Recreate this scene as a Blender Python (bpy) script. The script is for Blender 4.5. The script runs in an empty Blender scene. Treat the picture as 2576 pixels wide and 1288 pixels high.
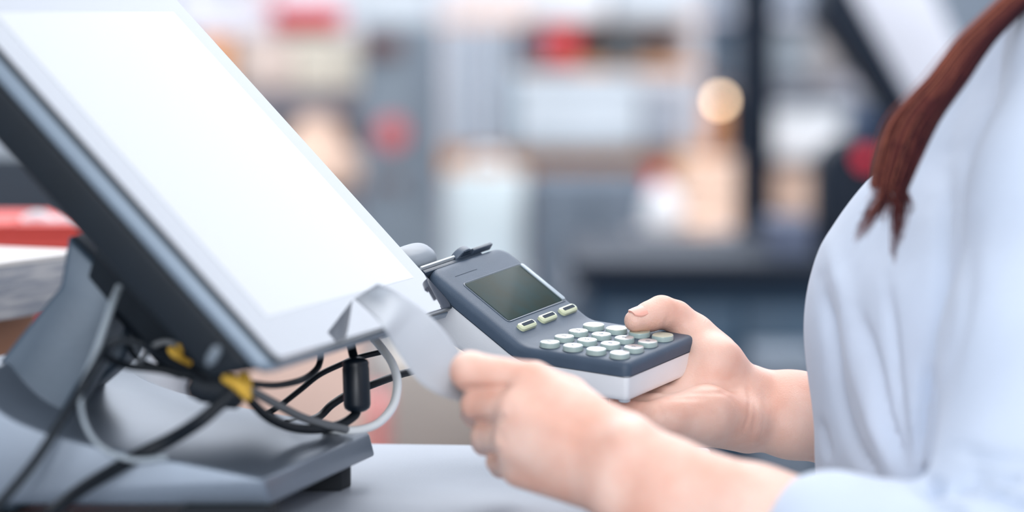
import bpy, bmesh, math, random
import numpy as np
from mathutils import Vector, Matrix

random.seed(7)
rng = np.random.default_rng(7)
SC = bpy.context.scene
COL = SC.collection

# ------------------------------------------------------------------ camera
F = 9000.0                     # focal length in pixels of a 2576 x 1288 frame
CAMZ = 1.175
PITCH = math.atan(629 / F)
cam_data = bpy.data.cameras.new('camera')
cam = bpy.data.objects.new('camera', cam_data)
COL.objects.link(cam)
cam.location = (0, 0, CAMZ)
cam.rotation_euler = (math.pi / 2 - PITCH, 0, 0)
cam_data.sensor_width = 36.0
cam_data.lens = 36.0 * F / 2576
cam_data.clip_start = 0.05
cam_data.clip_end = 100
cam_data.dof.use_dof = True
cam_data.dof.focus_distance = 2.145
cam_data.dof.aperture_fstop = cam_data.lens / 1000 / 0.038
SC.camera = cam

# ------------------------------------------------------------------ world, lights, exposure
world = bpy.data.worlds.new('shop_daylight')
SC.world = world
world.use_nodes = True
bg = world.node_tree.nodes['Background']
bg.inputs['Color'].default_value = (0.87, 0.92, 1.0, 1)
bg.inputs['Strength'].default_value = 1.3
SC.view_settings.view_transform = 'Standard'
SC.view_settings.look = 'None'
SC.view_settings.exposure = 0.0
SC.view_settings.gamma = 1.0
SC.cycles.use_denoising = True
SC.cycles.max_bounces = 8


def area_light(name, loc, target, sx, sy, power, col):
    ld = bpy.data.lights.new(name, 'AREA')
    ld.shape = 'RECTANGLE'
    ld.size = sx
    ld.size_y = sy
    ld.energy = power
    ld.color = col
    o = bpy.data.objects.new(name, ld)
    COL.objects.link(o)
    o.location = loc
    o.rotation_euler = (Vector(target) - Vector(loc)).to_track_quat('-Z', 'Y').to_euler()
    return o


area_light('ceiling_lamp_light', (0.6, 2.6, 3.6), (0.2, 2.1, 0.9), 2.2, 1.6, 36, (1.0, 0.97, 0.95))
area_light('aisle_lamp_light', (0.0, 6.0, 4.6), (0, 6.8, 0.6), 5.0, 3.0, 260, (0.97, 0.98, 1.0))
area_light('rack_fill_light', (0.3, 3.6, 3.6), (0, 7.0, 1.0), 3.0, 1.0, 105, (1.0, 0.98, 0.96))  # added fill without a fixture, brightens the fronts of the background racks
area_light('side_fill_light', (3.2, 2.6, 2.2), (-0.1, 1.95, 1.0), 2.0, 1.5, 22, (0.9, 0.96, 1.0))  # added fill from the right, no window there; lifts the stand base's side
area_light('front_fill_light', (-0.15, -0.8, 1.45), (0.05, 2.1, 1.0), 1.4, 0.8, 36, (0.95, 0.97, 1.0))  # added frontal fill near the camera, no window; lifts the terminal's white side

CP, SP = math.cos(PITCH), math.sin(PITCH)
# camera frame (x right, y down, z forward) -> world
CAMM = np.array([[1, 0, 0], [0, -SP, CP], [0, -CP, -SP]])


def c2w(v):
    """points in the camera frame (metres) to world."""
    return np.asarray(v) @ CAMM.T + np.array([0, 0, CAMZ])


def PC(px, py, d):
    return np.array([(px - 1288) / F * d, (py - 644) / F * d, d])


def P(px, py, d):
    """the world point seen at a pixel, d metres along the view axis."""
    return c2w(PC(px, py, d))


# ------------------------------------------------------------------ materials
def lin(c):
    c = c / 255.0
    return c / 12.92 if c <= 0.04045 else ((c + 0.055) / 1.055) ** 2.4


def rgb(r, g, b):
    return (lin(r), lin(g), lin(b), 1)


MATS = {}


def mat(name, col, rough=0.5, metal=0.0, spec=0.5, ior=1.5, noise=0.0, nscale=20, bump=0.0, bscale=200,
        emit=None, estr=0.0, sss=0.0, trans=0.0, col2=None, sheen=0.0, stretch=None, coat=0.0, alpha=1.0):
    if name in MATS:
        return MATS[name]
    m = bpy.data.materials.new(name)
    m.use_nodes = True
    nt = m.node_tree
    b = nt.nodes['Principled BSDF']
    b.inputs['Base Color'].default_value = rgb(*col)
    b.inputs['Roughness'].default_value = rough
    b.inputs['Metallic'].default_value = metal
    b.inputs['Specular IOR Level'].default_value = spec
    b.inputs['IOR'].default_value = ior
    b.inputs['Transmission Weight'].default_value = trans
    b.inputs['Coat Weight'].default_value = coat
    if sheen:
        b.inputs['Sheen Weight'].default_value = sheen
    if sss:
        b.inputs['Subsurface Weight'].default_value = sss
        b.inputs['Subsurface Radius'].default_value = (0.9, 0.35, 0.2)
        b.inputs['Subsurface Scale'].default_value = 0.006
    if emit:
        b.inputs['Emission Color'].default_value = rgb(*emit)
        b.inputs['Emission Strength'].default_value = estr
    tc = nt.nodes.new('ShaderNodeTexCoord')
    src = tc.outputs['Object']
    if stretch:
        mp = nt.nodes.new('ShaderNodeMapping')
        mp.inputs['Scale'].default_value = stretch
        nt.links.new(src, mp.inputs['Vector'])
        src = mp.outputs['Vector']
    if noise or col2:
        n = nt.nodes.new('ShaderNodeTexNoise')
        n.inputs['Scale'].default_value = nscale
        n.inputs['Detail'].default_value = 4
        nt.links.new(src, n.inputs['Vector'])
        r = nt.nodes.new('ShaderNodeValToRGB')
        c1 = col
        c2 = col2 if col2 else tuple(max(0, x * (1 - noise)) for x in col)
        r.color_ramp.elements[0].position = 0.35
        r.color_ramp.elements[1].position = 0.65
        r.color_ramp.elements[0].color = rgb(*c2)
        r.color_ramp.elements[1].color = rgb(*c1)
        nt.links.new(n.outputs['Fac'], r.inputs['Fac'])
        nt.links.new(r.outputs['Color'], b.inputs['Base Color'])
    if bump:
        n2 = nt.nodes.new('ShaderNodeTexNoise')
        n2.inputs['Scale'].default_value = bscale
        n2.inputs['Detail'].default_value = 3
        nt.links.new(src, n2.inputs['Vector'])
        bp = nt.nodes.new('ShaderNodeBump')
        bp.inputs['Strength'].default_value = bump
        bp.inputs['Distance'].default_value = 0.001
        nt.links.new(n2.outputs['Fac'], bp.inputs['Height'])
        nt.links.new(bp.outputs['Normal'], b.inputs['Normal'])
    MATS[name] = m
    return m


# ------------------------------------------------------------------ object helpers
def tagit(o, label=None, cat=None, group=None, kind=None):
    if label:
        o['label'] = label
    if cat:
        o['category'] = cat
    if group:
        o['group'] = group
    if kind:
        o['kind'] = kind
    return o


def empty(name, M, label, cat, group=None):
    """an Empty at a thing's base; M is a location or a 4x4 matrix."""
    o = bpy.data.objects.new(name, None)
    COL.objects.link(o)
    if isinstance(M, Matrix):
        o.matrix_world = M
    else:
        o.location = M
    o.empty_display_size = 0.02
    tagit(o, label, cat, group)
    return o


def mesh_obj(name, verts, faces, m, parent=None, smooth=True, origin=None, bevel=0, seg=3, angle=40):
    """verts in world space, or in the parent's own space when parent is given with origin='local'."""
    v = np.asarray(verts, dtype=float)
    if origin == 'local':
        off = np.zeros(3)
    elif parent is not None:
        w_ = Matrix.Identity(4)
        q_ = parent
        while q_ is not None:
            w_ = q_.matrix_basis @ w_
            q_ = q_.parent
        inv = np.array(w_.inverted())
        v = v @ inv[:3, :3].T + inv[:3, 3]
        off = np.zeros(3)
    else:
        off = np.array([(v[:, 0].min() + v[:, 0].max()) / 2, (v[:, 1].min() + v[:, 1].max()) / 2, v[:, 2].min()])
        v = v - off
    me = bpy.data.meshes.new(name)
    me.from_pydata(v.tolist(), [], [tuple(int(i) for i in f) for f in faces])
    me.validate()
    bm = bmesh.new()
    bm.from_mesh(me)
    bmesh.ops.recalc_face_normals(bm, faces=bm.faces)
    if bevel:
        es = [e for e in bm.edges if len(e.link_faces) == 2 and e.calc_face_angle(0) > math.radians(angle)]
        bmesh.ops.bevel(bm, geom=es, offset=bevel, segments=seg, affect='EDGES', profile=0.5, clamp_overlap=True)
    bm.to_mesh(me)
    bm.free()
    me.materials.append(m)
    if smooth:
        for p in me.polygons:
            p.use_smooth = True
        if hasattr(me, 'set_sharp_from_angle'):
            me.set_sharp_from_angle(angle=math.radians(38))
    o = bpy.data.objects.new(name, me)
    COL.objects.link(o)
    if parent is not None:
        o.parent = parent
    else:
        o.location = off
    return o


def box_vf(x0, y0, z0, x1, y1, z1):
    v = [(x, y, z) for z in (z0, z1) for y in (y0, y1) for x in (x0, x1)]
    f = [(0, 2, 3, 1), (4, 5, 7, 6), (0, 1, 5, 4), (2, 6, 7, 3), (0, 4, 6, 2), (1, 3, 7, 5)]
    return v, f


def prism_vf(poly, a, b):
    """polygon of 3-D points a-side and its translate by vector b."""
    n = len(poly)
    A = [np.asarray(p) + np.asarray(a) for p in poly]
    B = [np.asarray(p) + np.asarray(b) for p in poly]
    v = A + B
    f = [tuple(range(n)), tuple(range(2 * n - 1, n - 1, -1))]
    f += [(i, (i + 1) % n, n + (i + 1) % n, n + i) for i in range(n)]
    return v, f


def merge_vf(*parts):
    V, Fc = [], []
    for v, f in parts:
        o = len(V)
        V += [tuple(p) for p in v]
        Fc += [tuple(i + o for i in q) for q in f]
    return V, Fc


def catmull(pts, n=10):
    pts = [np.asarray(p, float) for p in pts]
    pts = [2 * pts[0] - pts[1]] + pts + [2 * pts[-1] - pts[-2]]
    out = []
    for i in range(1, len(pts) - 2):
        p0, p1, p2, p3 = pts[i - 1:i + 3]
        for k in range(n):
            t = k / n
            out.append(0.5 * ((2 * p1) + (-p0 + p2) * t + (2 * p0 - 5 * p1 + 4 * p2 - p3) * t * t + (-p0 + 3 * p1 - 3 * p2 + p3) * t ** 3))
    out.append(pts[-2])
    return out


def tube_vf(path, radii, ns=12, caps=True):
    path = [np.asarray(p, float) for p in path]
    n = len(path)
    if not hasattr(radii, '__len__'):
        radii = [radii] * n
    V, Fc = [], []
    up = None
    for i, p in enumerate(path):
        t = path[min(i + 1, n - 1)] - path[max(i - 1, 0)]
        t = t / (np.linalg.norm(t) + 1e-12)
        if up is None:
            up = np.cross(t, (0, 0, 1.0)) if abs(t[2]) < 0.9 else np.cross(t, (1.0, 0, 0))
        up = up - t * (up @ t)
        up /= np.linalg.norm(up)
        s = np.cross(t, up)
        for k in range(ns):
            a = 2 * math.pi * k / ns
            V.append(p + radii[i] * (math.cos(a) * up + math.sin(a) * s))
    for i in range(n - 1):
        for k in range(ns):
            a, b = i * ns + k, i * ns + (k + 1) % ns
            Fc.append((a, b, b + ns, a + ns))
    if caps:
        Fc.append(tuple(range(ns))[::-1])
        Fc.append(tuple((n - 1) * ns + k for k in range(ns)))
    return V, Fc


def lathe_vf(profile, center, ns=32):
    """profile (r, z) list turned about a vertical axis through center."""
    V, Fc = [], []
    for r, z in profile:
        for k in range(ns):
            a = 2 * math.pi * k / ns
            V.append((center[0] + r * math.cos(a), center[1] + r * math.sin(a), center[2] + z))
    n = len(profile)
    for i in range(n - 1):
        for k in range(ns):
            a, b = i * ns + k, i * ns + (k + 1) % ns
            Fc.append((a, b, b + ns, a + ns))
    Fc.append(tuple(range(ns))[::-1])
    Fc.append(tuple((n - 1) * ns + k for k in range(ns)))
    return V, Fc


def frame_matrix(ax, ay, az, o):
    M = Matrix.Identity(4)
    for i, c in enumerate((ax, ay, az, o)):
        for r in range(3):
            M[r][i] = float(c[r])
    return M


# ------------------------------------------------------------------ the setting
m_wall = mat('painted_wall', (176, 183, 192), 0.9, noise=0.03, nscale=2)
m_floor = mat('shop_floor', (150, 152, 156), 0.5, noise=0.1, nscale=3)
m_ceil = mat('white_ceiling', (235, 236, 238), 0.9, noise=0.02, nscale=2)
m_trim = mat('grey_trim', (120, 126, 134), 0.6)


def struct(name, vf, m, **k):
    o = mesh_obj(name, vf[0], vf[1], m, smooth=False, **k)
    o['kind'] = 'structure'
    return o


RX0, RX1, RY0, RY1, RZ = -5.2, 6.2, -1.0, 10.0, 5.9
struct('floor', box_vf(RX0 - .1, RY0, -0.1, RX1 + .1, RY1 + .1, 0), m_floor)
struct('ceiling', box_vf(RX0 - .1, RY0, RZ, RX1 + .1, RY1 + .1, RZ + 0.1), m_ceil)
struct('wall_left', box_vf(RX0 - .1, RY0, 0, RX0, RY1, RZ), m_wall)
struct('wall_right', box_vf(RX1, RY0, 0, RX1 + .1, RY1, RZ), m_wall)
# the far wall with a long clerestory opening
WZ0, WZ1 = 2.75, 5.75
struct('wall_back', merge_vf(box_vf(RX0, RY1, 0, RX1, RY1 + .1, WZ0), box_vf(RX0, RY1, WZ1, RX1, RY1 + .1, RZ),
                             box_vf(RX0, RY1, WZ0, -3.5, RY1 + .1, WZ1), box_vf(6.1, RY1, WZ0, RX1, RY1 + .1, WZ1)), m_wall)
m_win = mat('frosted_daylight', (240, 244, 250), 0.6, emit=(232, 240, 253), estr=2.1)
struct('window_1', box_vf(-3.5, RY1 + .04, WZ0, 6.1, RY1 + .06, WZ1), m_win)
struct('trim_1', merge_vf(box_vf(-3.5, RY1 - .02, WZ0 - .05, 6.1, RY1, WZ0), box_vf(-3.5, RY1 - .02, WZ1, 6.1, RY1, WZ1 + .05)), m_trim)
struct('baseboard_back', box_vf(RX0, RY1 - .015, 0, RX1, RY1, 0.1), m_trim)

# ------------------------------------------------------------------ checkout desk
DZ = 0.900


def on_plane(px, py, z):
    a = P(px, py, 1.0) - np.array([0, 0, CAMZ])
    return np.array([0, 0, CAMZ]) + a * ((z - CAMZ) / a[2])


m_desk = mat('pale_grey_desktop', (158, 166, 178), 0.42, noise=0.04, nscale=9, bump=0.35, bscale=600)
m_deskb = mat('desk_panel', (120, 126, 134), 0.6)
dfar = on_plane(1788, 1127, DZ)
dleft = on_plane(300, 1106, DZ)
dir_y = dfar - on_plane(1640, 1288, DZ)
dir_y /= np.linalg.norm(dir_y)
bx = (dleft - dfar) / np.linalg.norm(dleft - dfar)
c0 = dfar
c1 = dfar + bx * 2.2
c2 = c1 - dir_y * 0.95
c3 = c0 - dir_y * 0.95
desk = empty('checkout_desk', tuple((c0 + c2) / 2 * np.array([1, 1, 0])), 'pale grey checkout desk carrying the black display stand', 'desk')
v, f = prism_vf([c0, c1, c2, c3], (0, 0, 0), (0, 0, -0.03))
mesh_obj('desktop', v, f, m_desk, desk, bevel=0.003)
ins = [(c0 + c2) / 2 + (c - (c0 + c2) / 2) * 0.93 for c in (c0, c1, c2, c3)]
v, f = prism_vf(ins, (0, 0, -0.03), (0, 0, -0.9))
mesh_obj('desk_cabinet', v, f, m_deskb, desk, bevel=0.004)

# ------------------------------------------------------------------ wooden counter at the left, behind the display
CZ = P(225, 630, 2.507)[2]
m_cwood = mat('grey_oak', (168, 166, 168), 0.5, col2=(122, 126, 136), nscale=6, bump=0.8, bscale=14, stretch=(3, 3, 45))
m_ctop = mat('pale_oak_top', (214, 208, 204), 0.4, noise=0.05, nscale=12)
m_brown = mat('brown_counter_panel', (150, 98, 66), 0.6, noise=0.15, nscale=6)
wc = P(226, 630, 2.507)
wfront = on_plane(0, 661, CZ) - wc
wfront /= np.linalg.norm(wfront)
wback = on_plane(0, 621, CZ) - wc
wback /= np.linalg.norm(wback)
q0, q1, q3 = wc, wc + wback * 1.5, wc + wfront * 0.15
q2 = q1 + wfront * 0.15
counter = empty('wooden_counter', (q0[0] - 0.3, q0[1] - 0.2, 0), 'higher wooden counter with thick grained edge at far left', 'counter')
v, f = prism_vf([q0, q1, q2, q3], (0, 0, -0.003), (0, 0, -0.039))
mesh_obj('counter_slab', v, f, m_cwood, counter, bevel=0.0015)
v, f = prism_vf([q0, q1, q2, q3], (0, 0, 0), (0, 0, -0.003))
mesh_obj('counter_top', v, f, m_ctop, counter)
cc = (q0 + q2) / 2
insq = [cc + (q - cc) * 0.94 for q in (q0, q1, q2, q3)]
v, f = prism_vf(insq, (0, 0, -0.039), (0, 0, -CZ))
mesh_obj('counter_panel', v, f, m_brown, counter)

# ------------------------------------------------------------------ touch display
MD = 2.135
MW = np.array([0.24824222, -0.06753649, 0.96634084])
MU = np.array([-0.66772448, -0.73464205, 0.12018768])
MN = np.cross(MW, MU)
BF = PC(1140, 769, MD)
rot = lambda v: CAMM @ v
MON = frame_matrix(rot(MW), rot(MU), rot(MN), c2w(BF))
monitor = empty('touch_display', MON, 'large tilted touch display with a blank white screen on a black stand', 'display')
SCL = MD / 2.125
MWID, MHEI = 0.334 * SCL, 0.268 * SCL

m_black = mat('black_plastic', (14, 24, 33), 0.5, spec=0.3, noise=0.1, nscale=40, bump=0.1, bscale=900)
m_silver = mat('silver_grey_frame', (122, 136, 150), 0.40, metal=0.2, noise=0.02, nscale=30)
m_glass = mat('glossy_display_glass', (70, 73, 82), 0.03, ior=1.75, spec=0.6)
m_screen = mat('lit_white_screen', (78, 80, 86), 0.035, ior=1.75, spec=0.6, emit=(246, 250, 255), estr=0.14)
m_gedge = mat('dark_glass_edge', (12, 22, 30), 0.3)


def rrect(x0, y0, x1, y1, r, n=8):
    pts = []
    for cx, cy, a0 in ((x1 - r, y0 + r, -90), (x1 - r, y1 - r, 0), (x0 + r, y1 - r, 90), (x0 + r, y0 + r, 180)):
        for k in range(n + 1):
            a = math.radians(a0 + 90 * k / n)
            pts.append((cx + r * math.cos(a), cy + r * math.sin(a)))
    return pts


def slab_loft(x0, y0, x1, y1, r, layers, n=8):
    """layers: (z, inset) stacked from one cap to the other."""
    V, Fc = [], []
    N = 0
    for z, i in layers:
        if len(i) if hasattr(i, '__len__') else 0:
            a, b, c, d = i
        else:
            a = b = c = d = i
        ring = rrect(x0 + a, y0 + b, x1 - c, y1 - d, max(r - (max(a, b, c, d) if max(a, b, c, d) > 0 else 0) * 0.5, 0.0008), n)
        N = len(ring)
        V += [(p[0], p[1], z) for p in ring]
    for l in range(len(layers) - 1):
        for k in range(N):
            a, b = l * N + k, l * N + (k + 1) % N
            Fc.append((a, b, b + N, a + N))
    Fc.append(tuple(range(N))[::-1])
    Fc.append(tuple((len(layers) - 1) * N + k for k in range(N)))
    return V, Fc


v, f = slab_loft(-MWID, 0, 0, MHEI, 0.007, [(-0.0018, 0), (-0.0003, 0), (0, 0.0004)])
mesh_obj('display_glass', v, f, m_glass, monitor, origin='local', smooth=False)
v, f = slab_loft(-MWID, 0, 0, MHEI, 0.007, [(-0.0030, -0.0012), (-0.0004, -0.0012)])
mesh_obj('glass_edge', v, f, m_gedge, monitor, origin='local', smooth=False)
v, f = slab_loft(-0.300 * SCL, 0.025 * SCL, -0.0245 * SCL, 0.2405 * SCL, 0.0008, [(0.00003, 0), (0.00012, 0)], 2)
mesh_obj('screen', v, f, m_screen, monitor, origin='local', smooth=False)
v, f = slab_loft(-MWID, 0, 0, MHEI, 0.008, [(-0.0135, (0.002, 0.004, 0.003, 0.002)), (-0.0125, (0, 0.002, 0.003, 0)), (-0.0105, (-0.003, 0.0, 0.003, -0.003)),
                                            (-0.006, (-0.0035, -0.003, 0.003, -0.003)), (-0.0035, (-0.002, -0.002, 0.002, -0.002)), (-0.0030, (0, 0, 0.001, 0))])
mesh_obj('silver_frame', v, f, m_silver, monitor, origin='local')['label'] = 'silver grey frame around the glass'
v, f = slab_loft(-MWID, 0, 0, MHEI, 0.010, [(-0.036, (0.006, 0.022, 0.006, 0.006)), (-0.034, (0.003, 0.018, 0.003, 0.003)),
                                            (-0.016, (-0.0015, 0.006, 0.003, 0)), (-0.0133, (-0.0008, 0.004, 0.003, 0))])
mesh_obj('rear_housing', v, f, m_black, monitor, origin='local')['label'] = 'black rear housing'

v, f = slab_loft(-MWID, 0, 0, MHEI, 0.010, [(-0.085, (0.105, 0.052, 0.060, 0.16)), (-0.078, (0.095, 0.044, 0.050, 0.15)), (-0.035, (0.085, 0.030, 0.04, 0.13))])
mesh_obj('mount_housing', v, f, m_black, monitor, origin='local')['label'] = 'black box behind the lower half of the housing'
v, f = tube_vf([P(522, 918, 1.80), P(530, 905, 1.80), P(545, 880, 1.80), P(550, 872, 1.80)], [.001, .0026, .0026, .001], 10)
mesh_obj('housing_highlight', v, f, mat('highlight_grey', (110, 120, 130), .4), monitor)  # grey capsule standing in for the glossy highlight on the black housing

# stand: swept base and a broad arm, extruded along the display's width direction
m_stand = mat('dark_grey_stand', (72, 88, 104), 0.4, metal=0.2, noise=0.1, nscale=14, bump=0.08, bscale=500)
m_standtop = mat('brushed_stand_top', (112, 123, 137), 0.34, metal=0.3, noise=0.1, nscale=10)
m_rub = mat('black_rubber', (12, 20, 28), 0.8)
sdir = c2w(PC(665, 1205, 1.876)) - c2w(PC(930, 1088, 2.08))   # far -> near edge of the base
BZ = P(930, 1088, 2.08)[2]
sdir[2] = 0
slen = np.linalg.norm(sdir)
stand_c = P(760, 1150, 1.98)
stand = empty('display_stand', (stand_c[0] - .1, stand_c[1], DZ), 'dark grey metal stand with swept base under the tilted display', 'stand')
top_px = [(930, 1088), (850, 1070), (760, 1052), (670, 1036), (590, 1020), (500, 1000), (420, 976), (350, 945), (300, 905), (255, 850)]
top = catmull([P(x, y, 2.08) for x, y in top_px], 4)
bot_z = P(940, 1150, 2.08)[2]
end = top[-1]
prof = [np.array(p) for p in top] + [np.array([end[0] - 0.02, end[1], end[2]]), np.array([end[0] - 0.10, end[1], bot_z]), np.array([P(944, 1150, 2.08)[0], end[1], bot_z])]
v, f = prism_vf(prof, (0, 0, 0), sdir)
mesh_obj('stand_base', v, f, m_standtop, stand, bevel=0.002, angle=35)
for (px, py, d) in ((884, 1165, 2.06), (700, 1262, 1.90)):
    a = on_plane(px, py, bot_z)
    ax = sdir / slen
    v, f = prism_vf([a, a - np.array([0.045, 0, 0]), a - np.array([0.045, 0, 0]) + ax * 0.022, a + ax * 0.022], (0, 0, 0), (0, 0, DZ - bot_z))
    mesh_obj('rubber_foot', v, f, m_rub, stand, bevel=0.001)
# arm
dA = 1.935
arm_px = [(170, 590), (300, 715), (292, 770), (225, 925), (120, 1110), (40, 1290), (-160, 1290), (-60, 985), (0, 905), (60, 830), (150, 720)]
arm = [P(x, y, dA) for x, y in arm_px]
v, f = prism_vf(arm, (0, 0, 0), -sdir / slen * 0.036)
mesh_obj('stand_arm', v, f, m_stand, stand, bevel=0.003, angle=25)
arm2 = [P(x, y, 2.0) for x, y in [(210, 640), (330, 735), (322, 860), (312, 905), (200, 1000), (120, 900)]]
v, f = prism_vf(arm2, (0, 0, 0), -sdir / slen * 0.03)
mesh_obj('arm_bracket', v, f, m_stand, stand, bevel=0.003, angle=25)

# ------------------------------------------------------------------ cables
m_cab_b = mat('black_cable', (14, 22, 30), 0.5, noise=0.05, spec=.3)
m_cab_w = mat('white_cable', (232, 236, 238), 0.45)
m_cab_g = mat('grey_cable', (118, 122, 126), 0.5)
m_cab_lg = mat('light_grey_cable', (150, 160, 168), 0.45)
m_tape = mat('black_tape', (18, 28, 38), 0.7, bump=0.6, bscale=150)
m_yel = mat('yellow_tie', (240, 190, 70), 0.55, noise=0.06)


def cable(name, pts, rpx, m, label, group=None):
    pts3 = catmull([P(*p) for p in pts], 8)
    d = sum(p[2] for p in pts) / len(pts)
    v, f = tube_vf(pts3, rpx * d / F, 12)
    o = mesh_obj(name, v, f, m)
    tagit(o, label, 'cable', group)
    return o


CG = 'cables under the tilted display'
fer = empty('ferrite_cable', tuple(P(895, 1035, 2.07)), 'black cable with a fat cylindrical ferrite bead, under the display', 'cable', CG)
path = [(880, 855, 2.09), (888, 890, 2.075), (896, 925, 2.07), (898, 1000, 2.07), (897, 1035, 2.07), (884, 1052, 2.065), (850, 1070, 2.05), (790, 1080, 2.02), (730, 1074, 1.99), (675, 1050, 1.96), (635, 1012, 1.93), (600, 965, 1.90)]
v, f = tube_vf(catmull([P(*p) for p in path], 8), 12 * 2.03 / F, 14)
mesh_obj('cord', v, f, m_cab_b, fer)
a, b = P(894, 898, 2.07), P(899, 1037, 2.07)
ax = b - a
rr = 34 * 2.07 / F
prof = [(0.0, 0.35), (0.02, 0.62), (0.06, 0.9), (0.11, 1.0), (0.15, 0.97), (0.18, 0.97), (0.21, 1.0), (0.86, 1.0), (0.93, 0.92), (0.98, 0.66), (1.0, 0.4)]
v, f = tube_vf([a + ax * t for t, _ in prof], [rr * s for _, s in prof], 28)
mesh_obj('ferrite_bead', v, f, mat('bead_plastic', (17, 28, 40), 0.38), fer)
cable('black_cable', [(806, 885, 2.09), (806, 905, 2.08), (795, 930, 2.07), (760, 955, 2.05), (700, 969, 2.0), (640, 966, 1.95), (590, 955, 1.92)], 8.5, m_cab_b, 'thin black cable looping from display underside to the upper yellow tie', CG)
cable('black_cable', [(960, 885, 2.13), (900, 900, 2.12), (850, 920, 2.11), (800, 945, 2.1), (750, 985, 2.09), (690, 1030, 2.08), (640, 1050, 2.08), (560, 1062, 2.08)], 7.5, m_cab_b, 'thin black cable slanting behind the ferrite bead down to the stand base', CG)
cable('black_cable', [(1075, 905, 2.2), (1045, 930, 2.17), (1000, 944, 2.15), (940, 966, 2.13), (880, 990, 2.12), (835, 1018, 2.11), (795, 1052, 2.1), (720, 1066, 2.06)], 10, m_cab_b, 'black cable running from behind the receipt to the base', CG)
cable('grey_cable', [(600, 960, 1.92), (650, 992, 1.95), (705, 1022, 1.98), (760, 1050, 2.01), (820, 1068, 2.03), (870, 1080, 2.05)], 11, m_cab_g, 'grey cable coming out of the right yellow tie', CG)
cable('white_cable', [(930, 840, 2.11), (962, 878, 2.1), (988, 918, 2.09), (1000, 965, 2.08), (990, 1020, 2.07), (955, 1062, 2.06), (905, 1081, 2.055), (850, 1082, 2.05), (815, 1074, 2.05)], 11, m_cab_w, 'white cable hanging in a wide loop right of the bead', CG)
cable('black_cable', [(590, 985, 1.86), (548, 1022, 1.86), (500, 1062, 1.86), (430, 1105, 1.87), (360, 1140, 1.87), (290, 1180, 1.86), (200, 1235, 1.84), (120, 1300, 1.82)], 18, m_cab_b, 'thickest black cable running down-left across the stand base', CG)
cable('black_cable', [(520, 952, 1.88), (470, 930, 1.87), (420, 903, 1.86), (365, 872, 1.85), (315, 858, 1.85), (272, 872, 1.85), (243, 915, 1.84), (205, 975, 1.84), (150, 1065, 1.83), (80, 1170, 1.82), (-20, 1290, 1.8)], 12, m_cab_b, 'black cable arching over the stand arm and down its face', CG)
cable('black_cable', [(530, 962, 1.90), (470, 945, 1.90), (400, 930, 1.90), (330, 922, 1.90), (285, 908, 1.89), (262, 890, 1.885)], 10, m_cab_b, 'black cable running level below the arching one', CG)
cable('black_cable', [(525, 935, 1.92), (470, 920, 1.93), (410, 925, 1.94), (350, 905, 1.95), (320, 870, 1.96)], 7, m_cab_b, 'thin black cable tucked behind the arching cable', CG)
cable('light_grey_cable', [(300, 722, 1.90), (282, 765, 1.89), (262, 825, 1.885), (235, 900, 1.88), (190, 1000, 1.87), (125, 1108, 1.86), (60, 1205, 1.85), (-30, 1295, 1.83)], 10, m_cab_lg, 'light grey cable running down the edge of the stand arm', CG)
cable('light_grey_cable', [(232, 905, 1.87), (210, 960, 1.865), (203, 1005, 1.86), (212, 1060, 1.86), (240, 1110, 1.86), (285, 1142, 1.86), (345, 1158, 1.86), (420, 1150, 1.865)], 7, m_cab_lg, 'thin light grey cable hooking around the stand base', CG)
cable('grey_cable', [(470, 885, 1.93), (445, 868, 1.92), (415, 860, 1.92), (385, 872, 1.92), (360, 900, 1.93), (345, 925, 1.94)], 8, m_cab_g, 'small grey cable loop above the left yellow tie', CG)

bun = empty('cable_bundle', tuple(P(560, 1015, 1.90)), 'lump of black tape bundling the cables under the display corner', 'cable bundle')
v, f = tube_vf([P(*q) for q in [(478, 958, 1.90), (486, 962, 1.90), (515, 970, 1.90), (545, 975, 1.90), (575, 984, 1.90), (602, 990, 1.90), (612, 990, 1.90)]],
               [q * 1.9 / F for q in (20, 36, 44, 42, 45, 40, 24)], 18)
mesh_obj('tape_wrap', v, f, m_tape, bun)
for nm, pts, wd in (('yellow_tie', [(566, 950, 1.87), (590, 962, 1.866), (612, 980, 1.868), (622, 998, 1.875)], 17), ('yellow_tie', [(612, 944, 1.89), (616, 965, 1.888), (618, 985, 1.89)], 19),
                    ('yellow_tie', [(428, 878, 1.91), (440, 892, 1.908), (456, 905, 1.91), (478, 915, 1.914)], 12), ('yellow_tie', [(450, 868, 1.915), (452, 890, 1.913), (440, 908, 1.915)], 10)):
    p_ = catmull([P(*q) for q in pts], 4)
    v, f = tube_vf(p_, [wd * 1.89 / F * (0.75 + .25 * math.sin(math.pi * i / (len(p_) - 1))) for i in range(len(p_))], 12)
    mesh_obj(nm, v, f, m_yel, bun)['label'] = 'yellow tie around the cables'


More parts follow.
